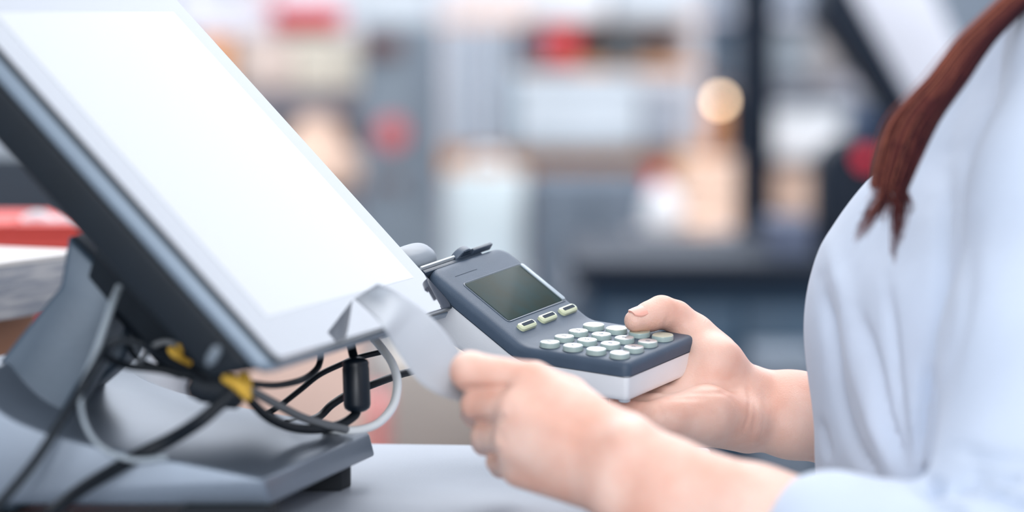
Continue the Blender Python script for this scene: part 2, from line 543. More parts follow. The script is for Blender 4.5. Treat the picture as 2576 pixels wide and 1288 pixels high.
# ------------------------------------------------------------------ implicit surfaces
def surface_nets(g, org, h):
    s = g < 0
    nx, ny, nz = g.shape
    cx, cy, cz = nx - 1, ny - 1, nz - 1
    acc = np.zeros((cx, cy, cz, 3), np.float32)
    cnt = np.zeros((cx, cy, cz), np.float32)

    def sl(a, i, j, k):
        return a[i:i + cx, j:j + cy, k:k + cz]
    for ax in range(3):
        for u in (0, 1):
            for w in (0, 1):
                c0 = [0, 0, 0]
                o = [i for i in range(3) if i != ax]
                c0[o[0]], c0[o[1]] = u, w
                c1 = list(c0)
                c1[ax] = 1
                ga, gb = sl(g, *c0), sl(g, *c1)
                m = sl(s, *c0) != sl(s, *c1)
                t = np.where(m, ga / np.where(m, ga - gb, 1), 0)
                for i in range(3):
                    acc[..., i] += np.where(m, c0[i] + (t if i == ax else 0), 0)
                cnt += m
    act = cnt > 0
    idx = -np.ones(act.shape, np.int64)
    n = int(act.sum())
    idx[act] = np.arange(n)
    ijk = np.argwhere(act)
    V = (ijk + acc[act] / cnt[act][:, None]) * h + org
    faces = []
    for ax in range(3):
        o = [i for i in range(3) if i != ax]
        a = [slice(1, -1)] * 3
        b = [slice(1, -1)] * 3
        a[ax] = slice(0, -1)
        b[ax] = slice(1, None)
        sa, sb = s[tuple(a)], s[tuple(b)]
        m = sa != sb
        q = np.argwhere(m)
        q[:, o[0]] += 1
        q[:, o[1]] += 1
        fl = sa[m]
        r = []
        for (du, dv) in ((-1, -1), (0, -1), (0, 0), (-1, 0)):
            c = q.copy()
            c[:, o[0]] += du
            c[:, o[1]] += dv
            r.append(idx[c[:, 0], c[:, 1], c[:, 2]])
        r = np.stack(r, 1)
        if ax == 1:
            fl = ~fl
        r[~fl] = r[~fl][:, ::-1]
        faces.append(r)
    return V, np.concatenate(faces)


def smin(a, b, k):
    h = np.maximum(k - np.abs(a - b), 0) / k
    return np.minimum(a, b) - h * h * k * 0.25


class Field:
    """distance fields on a grid in the camera frame, millimetres."""

    def __init__(self, lo, hi, h):
        self.lo, self.h = np.array(lo, float), h
        n = [int((b - a) / h) + 2 for a, b in zip(lo, hi)]
        self.ax = [(lo[i] + h * np.arange(n[i])).astype(np.float32) for i in range(3)]
        self.X = self.ax[0][:, None, None]
        self.Y = self.ax[1][None, :, None]
        self.Z = self.ax[2][None, None, :]
        self.shape = tuple(n)

    def cone(self, a, b, r1, r2):
        a = np.asarray(a, np.float32)
        b = np.asarray(b, np.float32)
        ab = b - a
        L = float(ab @ ab) + 1e-6
        t = ((self.X - a[0]) * ab[0] + (self.Y - a[1]) * ab[1] + (self.Z - a[2]) * ab[2]) / L
        t = np.clip(t, 0, 1)
        d = (self.X - a[0] - t * ab[0]) ** 2 + (self.Y - a[1] - t * ab[1]) ** 2 + (self.Z - a[2] - t * ab[2]) ** 2
        return np.sqrt(d) - (r1 + t * (r2 - r1))

    def ell(self, c, axes, r):
        """ellipsoid; axes rows are unit directions, r three radii."""
        dx, dy, dz = self.X - c[0], self.Y - c[1], self.Z - c[2]
        q = 0
        for A, rr in zip(axes, r):
            q = q + ((dx * A[0] + dy * A[1] + dz * A[2]) / rr) ** 2
        q = np.sqrt(q)
        return (q - 1) * min(r) * np.clip(q, .5, 1.0)

    def chain(self, pts, k=3):
        """pts: list of (point, radius)."""
        d = None
        for (a, r1), (b, r2) in zip(pts[:-1], pts[1:]):
            c = self.cone(a, b, r1, r2)
            d = c if d is None else smin(d, c, k)
        return d

    def mesh(self, d):
        d = np.array(d, np.float32)
        for q in range(3):
            for e in (0, -1):
                i_ = [slice(None)] * 3
                i_[q] = e
                d[tuple(i_)] = np.maximum(d[tuple(i_)], self.h * .5)
        return surface_nets(d, self.lo, self.h)


def K(px, py, d):
    return PC(px, py, d) * 1000


def vnormals(V, Fc):
    n = np.cross(V[Fc[:, 2]] - V[Fc[:, 0]], V[Fc[:, 3]] - V[Fc[:, 1]])
    N = np.zeros_like(V)
    for i in range(4):
        np.add.at(N, Fc[:, i], n)
    return N / (np.linalg.norm(N, axis=1, keepdims=True) + 1e-9)


def smooth_mesh(V, Fc, it=2, lam=0.5):
    E = np.concatenate([Fc[:, [0, 1]], Fc[:, [1, 2]], Fc[:, [2, 3]], Fc[:, [3, 0]]])
    for _ in range(it):
        S = np.zeros_like(V)
        C = np.zeros(len(V))
        np.add.at(S, E[:, 0], V[E[:, 1]])
        np.add.at(C, E[:, 0], 1)
        np.add.at(S, E[:, 1], V[E[:, 0]])
        np.add.at(C, E[:, 1], 1)
        V = V + lam * (S / C[:, None] - V)
    return V


def crease(V, N, lines):
    """press grooves (amp > 0) or raise ridges (amp < 0) along lines drawn on the camera-facing skin or cloth."""
    px = np.stack([V[:, 0] / V[:, 2] * F + 1288, V[:, 1] / V[:, 2] * F + 644], 1)
    facing = np.clip(-N[:, 2] * 1.6 + 0.25, 0, 1)
    D = np.zeros(len(V))
    for pts, sig, amp in lines:
        pl = np.array([p for p in catmull([np.array(q, float) for q in pts], 6)])
        best = np.full(len(V), 1e9)
        lo, hi = pl.min(0) - 4 * sig, pl.max(0) + 4 * sig
        sel = np.where(((px > lo) & (px < hi)).all(1))[0]
        if len(sel) == 0:
            continue
        q = px[sel]
        bs = np.full(len(sel), 1e9)
        tt = np.zeros(len(sel))
        for i in range(len(pl) - 1):
            a, b = pl[i], pl[i + 1]
            ab = b - a
            t = np.clip(((q - a) @ ab) / (ab @ ab + 1e-9), 0, 1)
            dd = np.linalg.norm(q - a - t[:, None] * ab, axis=1)
            up = dd < bs
            bs = np.where(up, dd, bs)
            tt = np.where(up, (i + t) / (len(pl) - 1), tt)
        D[sel] += amp * np.exp(-(bs / sig) ** 2) * np.clip(np.sin(np.pi * np.clip(tt, 0.04, 0.96)) * 2.0, 0.1, 1)
    return V - N * (D * facing)[:, None]



# ------------------------------------------------------------------ payment terminal
TR = np.array([[0.52524924, -0.85091955, 0.00701066], [-0.18180396, -0.12026339, -0.97595289], [0.83130052, 0.51134394, -0.2178688]])
TT = np.array([0.0674659385, 0.06235230123, 2.08023499678])
TW, TK, TS, TH = 84.0, 73.0, 76.2, 0.531
u_, s_, vt_ = np.linalg.svd(TR)
TR = u_ @ vt_
term = empty('payment_terminal', frame_matrix(rot(TR[:, 0]), rot(TR[:, 1]), rot(TR[:, 2]), c2w(TT)),
             'grey and white handheld payment terminal with keypad and small dark screen', 'payment terminal')


def tl2cam(x, y, z):
    """terminal's own millimetres (width, length from the front, height) to camera frame mm."""
    return TR @ np.array([x, y, z]) + TT * 1000


def bendmap(x, s, h):
    """map width, path length and height over the bent body (mm)."""
    r = 5.0
    if s <= TK - r:
        y, z, a = s, 0.0, 0.0
    elif s >= TK + r:
        # arc of length 2r turning by TH, then straight on
        R_ = 2 * r / TH
        y = TK - r + R_ * math.sin(TH) + (s - TK - r) * math.cos(TH)
        z = R_ * (1 - math.cos(TH)) + (s - TK - r) * math.sin(TH)
        a = TH
    else:
        R_ = 2 * r / TH
        a = (s - TK + r) / (2 * r) * TH
        y = TK - r + R_ * math.sin(a)
        z = R_ * (1 - math.cos(a))
    return (x / 1000, (y - h * math.sin(a)) / 1000, (z + h * math.cos(a)) / 1000)


def body_loft(rings, S0=0.0, S1=None, x0=0.0, x1=None, rf=5.0, rb=9.0, depth=None, nst=60, capbot=False):
    """rings: (height, inset); rounded-rectangle rings swept over the bent body and capped with rows."""
    S1 = TK + TS if S1 is None else S1
    x1 = TW if x1 is None else x1
    V, Fc = [], []
    cnt = None
    for h, ins in rings:
        a, b = S0 + ins, S1 - ins
        l, r = x0 + ins, x1 - ins
        f_, b_ = max(rf - ins, .6), max(rb - ins, .6)
        left, right = [], []
        for k in range(7):
            t = math.radians(90 * k / 6)
            left.append((l + f_ - f_ * math.sin(t), a + f_ - f_ * math.cos(t)))
        for k in range(1, nst):
            left.append((l, a + f_ + (b - b_ - a - f_) * k / nst))
        for k in range(7):
            t = math.radians(90 * k / 6)
            left.append((l + b_ - b_ * math.cos(t), b - b_ + b_ * math.sin(t)))
        right = [(l + r - p[0], p[1]) for p in left]
        if cnt is None:
            cnt = len(left)
        for (x, s) in left + right:
            hh = h if depth is None else depth(h, s)
            V.append(bendmap(x, s, hh))
    n = cnt
    for q in range(len(rings) - 1):
        o, p = q * 2 * n, (q + 1) * 2 * n
        for k in range(n - 1):
            Fc.append((o + k, o + k + 1, p + k + 1, p + k))
            Fc.append((o + n + k + 1, o + n + k, p + n + k, p + n + k + 1))
        Fc.append((o + n, o, p, p + n))
        Fc.append((o + n - 1, o + 2 * n - 1, p + 2 * n - 1, p + n - 1))
    for base, fl in ((0, 1), ((len(rings) - 1) * 2 * n, 0)):
        for k in range(n - 1):
            q = (base + k, base + k + 1, base + n + k + 1, base + n + k)
            Fc.append(q if not fl else q[::-1])
    return V, Fc


m_tshell = mat('slate_grey_plastic', (72, 87, 105), 0.45, spec=0.35, noise=0.04, nscale=60, bump=0.22, bscale=2200)
m_twhite = mat('white_plastic', (238, 240, 243), 0.42, noise=0.02, nscale=30, bump=0.08, bscale=1500)
m_lcd = mat('dark_green_lcd', (28, 54, 56), 0.16, noise=0.0, nscale=45, col2=(36, 48, 42), spec=0.04)
m_lcdw = mat('screen_recess', (66, 80, 96), 0.35)
m_keycap = mat('silver_key_cap', (206, 209, 212), 0.2, metal=0.45, noise=0.10, nscale=160)
m_keybody = mat('clear_green_key', (170, 188, 184), 0.22, noise=0.02, sss=0.0, coat=0.2)
m_creamcap = mat('cream_key_cap', (196, 202, 184), 0.24, metal=0.25, noise=0.08, nscale=150)
m_fkey = mat('clear_yellow_key', (206, 212, 178), 0.2, coat=0.6)
m_dark = mat('dark_slot', (44, 56, 70), 0.6, spec=0.1)
m_hole = mat('key_gap', (58, 68, 80), 0.6)
m_print = mat('grey_print', (88, 96, 106), 0.5)

mesh_obj('upper_shell', *body_loft([(-8.6, 0.0), (-8.0, 0), (-4.2, 0.0), (-2.7, .45), (-1.3, 1.3), (-.45, 2.5), (-.1, 4.0), (0, 5.6)], rf=5.0, rb=10), m_tshell, term, origin='local')
dep = lambda h, s: h if (h > -12 or s < TK - 12) else h - (s - TK + 12) * 0.13
mesh_obj('lower_body', *body_loft([(-23.8, 3.2), (-23.4, 1.9), (-22.3, 0.9), (-20, .5), (-10, .35), (-8.6, .35)], rf=3.6, rb=10, depth=dep), m_twhite, term, origin='local')['label'] = 'white lower body shell'
# dark parting line between the two shells
mesh_obj('parting_line', *body_loft([(-9.1, -.02), (-8.75, -.02)], rf=3.8, rb=10), mat('parting_gap', (46, 58, 70), 0.7), term, origin='local')


def plate(name, x0, s0, x1, s1, r, layers, m, par=term):
    """rounded plate lying on the upper panel or the keypad panel (mm)."""
    V, Fc = slab_loft(x0, s0, x1, s1, r, layers, 5)
    V = [bendmap(x, s, z) for x, s, z in V]
    return mesh_obj(name, V, Fc, m, par, origin='local')


KU = TK
# display window: raised thin rim, sunken wall look and the dark glass
win = plate('screen_recess', 12.6, KU + 19.0, 81.2, KU + 57.6, 3.0, [(-.6, 0), (.25, 0), (.42, .4), (.28, .8)], m_lcdw)
plate('terminal_screen', 14.0, KU + 20.2, 77.0, KU + 56.6, 1.6, [(.0, 0), (.42, 0), (.46, .25)], m_lcd)
plate('screen_ledge', 77.2, KU + 20.4, 80.6, KU + 56.4, 1.4, [(.1, 0), (.9, 0), (1.3, .6)], mat('bright_ledge', (168, 182, 192), 0.25))
mesh_obj('battery_door_seam', *merge_vf(
    ([bendmap(*p) for p in ((14.3, KU + 64.0, .03), (39, KU + 64.0, .03), (39, KU + 64.45, .03), (14.3, KU + 64.45, .03),
                            (14.3, KU + 64.0, -.2), (39, KU + 64.0, -.2), (39, KU + 64.45, -.2), (14.3, KU + 64.45, -.2))],
     [(0, 1, 2, 3), (7, 6, 5, 4), (0, 4, 5, 1), (1, 5, 6, 2), (2, 6, 7, 3), (3, 7, 4, 0)])), m_dark, term, origin='local')

# three elongated function keys
for xc in (23.1, 47.0, 70.8):
    k = plate('function_key', xc - 8.6, KU + 9.0, xc + 8.6, KU + 15.0, 2.4, [(-.3, 0), (1.6, .1), (2.4, .8), (2.6, 1.3)], m_fkey)
    k['label'] = 'clear yellowish function key with a dark slot'
    V, Fc = slab_loft(xc - 6.2, KU + 10.9, xc + 6.2, KU + 13.3, .5, [(2.5, 0), (2.72, 0)], 3)
    mesh_obj('slot_window', [bendmap(*p) for p in V], Fc, m_dark, k, origin='local')

# the sixteen keys
KX0, KDX, KY0, KDY = 9.62, 16.57, 58.94, 15.94
caps = ['1', '2', '3', None, '4', '5', '6', None, '7', '8', '9', None, '*', '0', '#', None]


def disc(xc, yc, rx, ry, layers, n=30):
    V, Fc = [], []
    for z, i in layers:
        for k in range(n):
            a = 2 * math.pi * k / n
            ca, sa = math.cos(a), math.sin(a)
            e = 0.9
            V.append(bendmap(xc + (rx - i) * math.copysign(abs(ca) ** e, ca), yc + (ry - i) * math.copysign(abs(sa) ** e, sa), z))
    for l in range(len(layers) - 1):
        for k in range(n):
            a, b = l * n + k, l * n + (k + 1) % n
            Fc.append((a, b, b + n, a + n))
    Fc.append(tuple(range(n))[::-1])
    Fc.append(tuple((len(layers) - 1) * n + k for k in range(n)))
    return V, Fc


for j in range(4):
    for i in range(4):
        fn = i == 3
        xc, yc = KX0 + KDX * i + (1.5 if fn else 0), KY0 - KDY * j
        rx, ry = (5.8, 5.8) if not fn else (6.6, 6.3)
        g = mesh_obj('key_gap', *disc(xc, yc, rx + .55, ry + .5, [(-.4, 0), (.05, 0)]), m_hole, term, origin='local')
        k = mesh_obj('key', *disc(xc, yc, rx, ry, [(-.4, 0), (2.2, .03), (2.75, .15), (2.9, .5)]), m_keybody, term, origin='local')
        g.parent = k
        c = mesh_obj('key_cap', *disc(xc, yc, rx - .32, ry - .32, [(2.7, 0), (3.06, .05), (3.14, .4)]), m_creamcap if fn else m_keycap, k, origin='local')
        ch = caps[j * 4 + i]
        if ch:
            cu = bpy.data.curves.new('numeral', 'FONT')
            cu.body = ch
            cu.size = 0.0044
            cu.align_x = 'CENTER'
            cu.align_y = 'CENTER'
            cu.extrude = 0.00005
            cu.materials.append(m_print)
            t = bpy.data.objects.new('numeral', cu)
            COL.objects.link(t)
            me = bpy.data.meshes.new_from_object(t)
            bpy.data.objects.remove(t)
            for q in me.vertices:
                q.co += Vector((xc / 1000, yc / 1000, 0.00318))
            t = bpy.data.objects.new('numeral', me)
            COL.objects.link(t)
            t.parent = k

# the printer end: lid, tear bar, paper and release tab
LH = lambda x, s, h: bendmap(x, KU + s, h)
V, Fc = [], []
nu, nv = 28, 14
for iu in range(nu):
    for iv in range(nv + 1):
        a = 2 * math.pi * iu / nu
        b = math.pi / 2 * iv / nv
        x = 10 + 27 * math.copysign(abs(math.cos(a)) ** .75, math.cos(a)) * math.cos(b) ** .6
        s = 93 + 12 * math.copysign(abs(math.sin(a)) ** .75, math.sin(a)) * math.cos(b) ** .6
        V.append(LH(x, s, -26 + 26 * math.sin(b) ** .8))
for iu in range(nu):
    for iv in range(nv):
        a, b = iu * (nv + 1) + iv, ((iu + 1) % nu) * (nv + 1) + iv
        Fc.append((a, b, b + 1, a + 1))
Fc.append(tuple(iu * (nv + 1) for iu in range(nu)))
mesh_obj('printer_lid', V, Fc, mat('mid_grey_lid', (140, 148, 157), 0.38, noise=0.03), term, origin='local')


def lbox(x0, s0, h0, x1, s1, h1):
    v, f = box_vf(x0, s0, h0, x1, s1, h1)
    return [LH(*p) for p in v], f


mesh_obj('tear_bar', *lbox(-2, 75.4, -9, 62, 78.0, -1.8), mat('dark_grey_bar', (58, 70, 84), 0.35), term, origin='local', bevel=.0003)
mesh_obj('paper_roll_edge', *lbox(-2, 79.2, -8, 35, 80.4, -.6), mat('thermal_paper_edge', (205, 212, 216), 0.6), term, origin='local')
mesh_obj('printer_housing', *lbox(-3, 78, -24, 60, 82, -3.2), mat('dark_grey_bar', (58, 70, 84), 0.35), term, origin='local', bevel=.0006)
prof = []
for k in range(15):
    a = math.pi * k / 14
    prof.append((44 - 8.2 * math.cos(a), 77.6, -2.5 + 6.6 * math.sin(a)))
v = [LH(*p) for p in prof] + [LH(p[0], p[1] + 4.5, p[2] - .6) for p in prof]
n = len(prof)
f = [tuple(range(n)), tuple(range(2 * n - 1, n - 1, -1))] + [(i, (i + 1) % n, n + (i + 1) % n, n + i) for i in range(n)]
tab = mesh_obj('release_tab', v, f, mat('tab_grey', (92, 104, 118), 0.4), term, origin='local', bevel=.0005)
for hh in (0.0, 1.6, 3.0):
    w_ = 6.4 * math.sqrt(max(0, 1 - ((hh + 1.2) / 6.6) ** 2))
    mesh_obj('grip_rib', *lbox(44 - w_ + 1, 77.0, hh - .3, 44 + w_ - 1, 77.8, hh + .3), m_dark, tab, origin='local')
mesh_obj('card_slot_bar', *lbox(51, 76.6, -2.2, 72.5, 78.8, 2.4), mat('dark_grey_bar', (58, 70, 84), 0.35), term, origin='local', bevel=.0004)
for (x, y) in ((6, 5.5), (77, 5.5)):
    V, Fc = disc(x, y, 3.4, 3.4, [(-25.2, .5), (-24.8, 0), (-23.2, 0)], 18)
    mesh_obj('rubber_foot', V, Fc, mat('clear_rubber', (190, 198, 205), 0.3), term, origin='local')

# ------------------------------------------------------------------ the person: body with both hands, shirt, hair
m_skin = mat('skin', (226, 174, 154), 0.46, col2=(238, 202, 186), nscale=28, bump=0.25, bscale=900, sss=0.25, spec=0.4)
m_shirt = mat('light_blue_cotton', (202, 213, 230), 0.85, noise=0.02, nscale=30, bump=0.3, bscale=1600, sheen=0.2)
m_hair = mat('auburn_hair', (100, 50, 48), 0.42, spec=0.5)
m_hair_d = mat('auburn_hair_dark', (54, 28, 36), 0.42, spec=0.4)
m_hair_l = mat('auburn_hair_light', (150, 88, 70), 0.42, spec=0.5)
m_nail = mat('thumbnail', (232, 172, 156), 0.3, coat=0.1, spec=0.35)

person = empty('person', (P(2560, 900, 2.05)[0], P(2560, 900, 2.05)[1], 0),
               'person in a light blue shirt with auburn hair, holding the payment terminal and a receipt', 'person')

# --- far hand (palm up, holding the terminal from below, thumb on the keys)
FH = Field((58, 12, 2020), (262, 175, 2235), 1.2)
L = lambda x, y, z: tl2cam(x, y, z)
wr_a, wr_b = K(1945, 1000, 2.172), K(1950, 1085, 2.160)
fore = FH.chain([(K(2420, 1030, 2.22), 27), (K(2130, 1035, 2.19), 23), (K(1990, 1020, 2.175), 20), (K(1905, 1002, 2.168), 17.5)], 8)
fore2 = FH.chain([(K(2420, 1110, 2.21), 27), (K(2130, 1088, 2.175), 22), (K(1990, 1070, 2.16), 19), (K(1900, 1060, 2.155), 17)], 8)
palm = smin(fore, fore2, 14)
mcp = {'i': L(71, 4, -35), 'm': L(54, 5, -37), 'r': L(37, 1, -37.5), 'p': L(22, -8, -37.5)}
cmc = {'i': K(1880, 965, 2.180), 'm': K(1885, 1005, 2.172), 'r': K(1880, 1045, 2.162), 'p': K(1872, 1080, 2.150)}
for q, r1, r2 in (('i', 12, 10.5), ('m', 12, 10.5), ('r', 12, 10.5), ('p', 13.5, 10)):
    palm = smin(palm, FH.chain([(cmc[q], r1), (mcp[q], r2)]), 9)
# thenar and hypothenar pads
palm = smin(palm, FH.chain([(K(1875, 975, 2.160), 13), (K(1800, 915, 2.150), 15.5), (K(1755, 862, 2.158), 11.5)], 8), 9)
palm = smin(palm, FH.chain([(K(1868, 1058, 2.138), 15), (K(1775, 1040, 2.118), 15.5), (K(1700, 1045, 2.105), 11)], 8), 9)
palm = smin(palm, FH.chain([(K(1850, 1010, 2.150), 14), (K(1770, 965, 2.150), 12)], 8), 9)
thumb = FH.chain([(K(1800, 890, 2.164), 13), (K(1746, 836, 2.164), 11.0), (K(1700, 797, 2.160), 9.6), (K(1664, 785, 2.155), 9.7),
                  (K(1634, 796, 2.150), 8.8), (K(1598, 807, 2.144), 6.9)], 3)
hand = smin(palm, thumb, 7)
for q, x, ln, r in (('i', 68, (40, 25, 20), 8.3), ('m', 51, (43, 28, 21), 8.5), ('r', 34, (40, 26, 21), 8.2), ('p', 19, (31, 19, 18), 7.2)):
    y0 = {'i': 4, 'm': 5, 'r': 1, 'p': -8}[q]
    p1 = L(x - 1, y0 + ln[0], -34.2)
    p2 = L(x - 5, y0 + ln[0] + ln[1] * .96, -33 + max(0, y0 + ln[0] + ln[1] - 66) * .25)
    p3 = p2 + (L(x - 9, y0 + sum(ln), -20) - L(x - 5, y0 + ln[0] + ln[1], -33)) * .8
    fg = FH.chain([(mcp[q], r + 1.6), (p1, r), (p2, r - .6), (p3, r - 1.6)], 2.5)
    hand = smin(hand, fg, 3.2)
HV, HF = FH.mesh(hand)


def orient(V, Fc):
    a, b, c = V[Fc[:, 0]], V[Fc[:, 1]], V[Fc[:, 2]]
    vol = np.einsum('ij,ij->i', a - V.mean(0), np.cross(b - a, c - a)).sum()
    return Fc if vol > 0 else Fc[:, ::-1]


def trim_box(V, Fc, keep):
    k = keep(V)
    m = k[Fc].all(1)
    Fc = Fc[m]
    u, inv = np.unique(Fc, return_inverse=True)
    return V[u], inv.reshape(Fc.shape)


HF = orient(HV, HF)
HV = smooth_mesh(HV, HF, 2)
N = vnormals(HV, HF)
HV = crease(HV, N, [
    ([(1700, 985), (1760, 990), (1830, 985), (1868, 968)], 4.0, 0.85),
    ([(1650, 1000), (1720, 1003), (1790, 1002)], 4.0, 0.75),
    ([(1770, 968), (1830, 955), (1862, 945)], 4.0, 0.48),
    ([(1878, 962), (1886, 1000), (1884, 1045), (1872, 1082)], 4.0, 1.04),
    ([(1893, 985), (1900, 1030), (1896, 1070), (1888, 1110)], 4.0, 0.56),
    ([(1655, 1015), (1662, 1035), (1672, 1060), (1680, 1085)], 4.0, 0.94),
    ([(1760, 1020), (1800, 1045), (1822, 1062)], 4.0, 0.37),
    ([(1800, 985), (1835, 1000), (1850, 1020)], 4.0, 0.37),
    ([(1681, 782), (1680, 800), (1670, 822)], 4.0, 0.85),
    ([(1705, 820), (1722, 834), (1730, 840)], 4.0, 0.48),
    ([(1640, 806), (1648, 818), (1650, 828)], 3.0, 0.37),
    ([(1920, 960), (1925, 1010), (1922, 1070), (1905, 1140)], 4.0, 0.32),
])

# --- near hand (back of the hand to the viewer, pinching the receipt)
NH = Field((-40, 40, 1800), (215, 205, 2040), 1.45)
dk = 1.935
MC = {'i': K(1335, 960, 1.918), 'm': K(1302, 1035, 1.908), 'r': K(1290, 1110, 1.912), 'p': K(1305, 1178, 1.922)}
PIP = {'i': (K(1182, 934, 1.932), 10.6), 'm': (K(1200, 1018, 1.936), 8.6), 'r': (K(1224, 1096, 1.942), 8.3), 'p': (K(1256, 1160, 1.950), 7.0)}
DIP = {'i': (K(1178, 952, 1.962), 8.2), 'm': (K(1196, 1040, 1.964), 7.8), 'r': (K(1222, 1112, 1.968), 7.6), 'p': (K(1262, 1172, 1.972), 6.6)}
TIP = {'i': (K(1215, 975, 1.984), 6.6), 'm': (K(1240, 1050, 1.984), 6.8), 'r': (K(1262, 1110, 1.985), 6.6), 'p': (K(1300, 1165, 1.986), 5.8)}
CMC = {'i': K(1560, 1105, 1.892), 'm': K(1560, 1145, 1.884), 'r': K(1560, 1190, 1.882), 'p': K(1560, 1235, 1.886)}
back = NH.chain([(CMC['i'], 15), (MC['i'], 10.8)])
for q, r1, r2 in (('m', 15, 11.2), ('r', 15, 10.8), ('p', 15, 10.4)):
    back = smin(back, NH.chain([(CMC[q], r1), (MC[q], r2)]), 12)
back = smin(back, NH.chain([(K(1420, 1060, 1.925), 16), (K(1440, 1150, 1.925), 17)]), 12)
arm = NH.chain([(K(1590, 1145, 1.880), 17.5), (K(1680, 1195, 1.872), 19), (K(1900, 1285, 1.855), 23), (K(2330, 1430, 1.82), 32)], 8)
arm2 = NH.chain([(K(1590, 1255, 1.880), 17.5), (K(1680, 1305, 1.872), 19.5), (K(1900, 1400, 1.855), 24), (K(2330, 1560, 1.82), 34)], 8)
hand2 = smin(back, smin(arm, arm2, 22), 14)
hand2 = smin(hand2, NH.cone(K(1588, 1108, 1.870), K(1592, 1112, 1.872), 7, 7), 12)
# thumb on the far side, meeting the index finger behind the paper
th = NH.chain([(K(1540, 1090, 1.915), 13), (K(1430, 1000, 1.945), 11.5), (K(1345, 952, 1.955), 9.2), (K(1270, 940, 1.972), 8.2), (K(1205, 950, 1.986), 6.8)], 3)
hand2 = smin(hand2, th, 5)
fg_all = None
for q in 'imrp':
    fg = NH.chain([(MC[q], {'i': 10.6, 'm': 9.2, 'r': 8.8, 'p': 8.2}[q]), PIP[q], DIP[q], TIP[q]], 3)
    fg_all = fg if fg_all is None else smin(fg_all, fg, 0.9)
hand2 = smin(hand2, fg_all, 2.4)
GV, GF = NH.mesh(hand2)
GF = orient(GV, GF)
GV = smooth_mesh(GV, GF, 2)
N = vnormals(GV, GF)
GV = crease(GV, N, [
    ([(1150, 978), (1190, 978), (1250, 974), (1285, 970)], 8, 2.2),
    ([(1165, 1062), (1200, 1060), (1250, 1053), (1275, 1045)], 8, 2.2),
    ([(1205, 1140), (1225, 1145), (1245, 1138), (1262, 1134)], 7, 1.8),
    ([(1275, 1010), (1283, 1025), (1290, 1045)], 8, 0.8),
    ([(1255, 1085), (1262, 1100), (1268, 1118)], 8, 0.8),
    ([(1262, 1175), (1268, 1200), (1280, 1220)], 7, 1.2),
    ([(1330, 1000), (1400, 1040), (1480, 1080)], 16, 0.6),
    ([(1330, 1080), (1400, 1100), (1480, 1125)], 16, 0.5),
])

# --- the rest of the body under the clothes: torso, neck, upper arms, simple head out of the frame
BF_ = Field((130, -520, 1750), (560, 330, 2420), 7)
torso = BF_.chain([(K(2700, 1500, 2.06), 105), (K(2650, 900, 2.06), 92), (K(2790, 480, 2.06), 68), (K(2870, 200, 2.06), 52)], 40)
torso = smin(torso, BF_.chain([(K(2820, 120, 1.93), 55), (K(2860, 80, 2.2), 55)], 30), 50)
neck = BF_.chain([(K(2830, 100, 2.06), 55), (K(2760, -250, 2.05), 52)], 20)
head = BF_.ell(K(2690, -700, 2.05), np.eye(3), (82, 115, 74))
torso = smin(smin(torso, neck, 40), head, 30)
torso = smin(torso, BF_.cone(K(2640, -690, 2.05) + np.array([-62, 12, 0]), K(2640, -690, 2.05) + np.array([-50, -18, 0]), 9, 6), 10)
uarm = BF_.chain([(K(2820, 150, 1.92), 44), (K(2740, 900, 1.86), 38), (K(2680, 1420, 1.82), 34), (K(2330, 1480, 1.82), 34)], 20)
uarm2 = BF_.chain([(K(2860, 150, 2.24), 44), (K(2800, 900, 2.28), 38), (K(2700, 1150, 2.28), 33), (K(2420, 1070, 2.215), 30)], 20)
torso = smin(smin(torso, uarm, 14), uarm2, 14)
TV, TF = BF_.mesh(torso)
TF = orient(TV, TF)
TV = smooth_mesh(TV, TF, 2)

AV = np.concatenate([HV, GV, TV])
AF = np.concatenate([HF, GF + len(HV), TF + len(HV) + len(GV)])
bo = mesh_obj('body', c2w(AV / 1000), AF, m_skin, person)
rm = bo.modifiers.new('join', 'REMESH')
rm.mode = 'VOXEL'
rm.voxel_size = 0.00135
rm.use_smooth_shade = True
dg = bpy.context.evaluated_depsgraph_get()
me2 = bpy.data.meshes.new_from_object(bo.evaluated_get(dg))
bo.modifiers.clear()
bo.data = me2
me2.materials.clear()
me2.materials.append(m_skin)
print('BODY faces', len(me2.polygons))

# thumbnail of the far hand
tip, ip = K(1598, 807, 2.144), K(1634, 796, 2.150)
ax = (ip - tip) / np.linalg.norm(ip - tip)
nn = np.array([-0.10, -0.86, -0.50])
nn -= ax * (nn @ ax)
nn /= np.linalg.norm(nn)
sd = np.cross(ax, nn)
ctr = tip + ax * 3.4
V, Fc = [], []
for i in range(13):
    for j in range(11):
        s, t = i / 12 * 2 - 1, j / 10 * 2 - 1
        rad = 7.55 + (s + 1) * 0.40
        wd = 0.80 * math.sqrt(max(0, 1 - max(0, -s - .2) ** 2 * 1.1)) * math.sqrt(max(0.0, 1 - max(0, s - .5) ** 2 * 1.8))
        a = t * wd
        V.append(ctr + ax * (s * 6.6) + (nn * math.cos(a) + sd * math.sin(a)) * rad + nn * (0.15 - .5 * max(0, -s) ** 3))
nv = len(V)
V += [p - nn * .9 for p in V]
for i in range(12):
    for j in range(10):
        a = i * 11 + j
        Fc.append((a, a + 1, a + 12, a + 11))
        Fc.append((nv + a, nv + a + 11, nv + a + 12, nv + a + 1))
rim = [i * 11 for i in range(13)] + [12 * 11 + j for j in range(1, 11)] + [i * 11 + 10 for i in range(11, -1, -1)] + [j for j in range(9, 0, -1)]
for a, b in zip(rim, rim[1:] + rim[:1]):
    Fc.append((a, nv + a, nv + b, b))
mesh_obj('thumbnail', c2w(np.array(V) / 1000), Fc, m_nail, person)

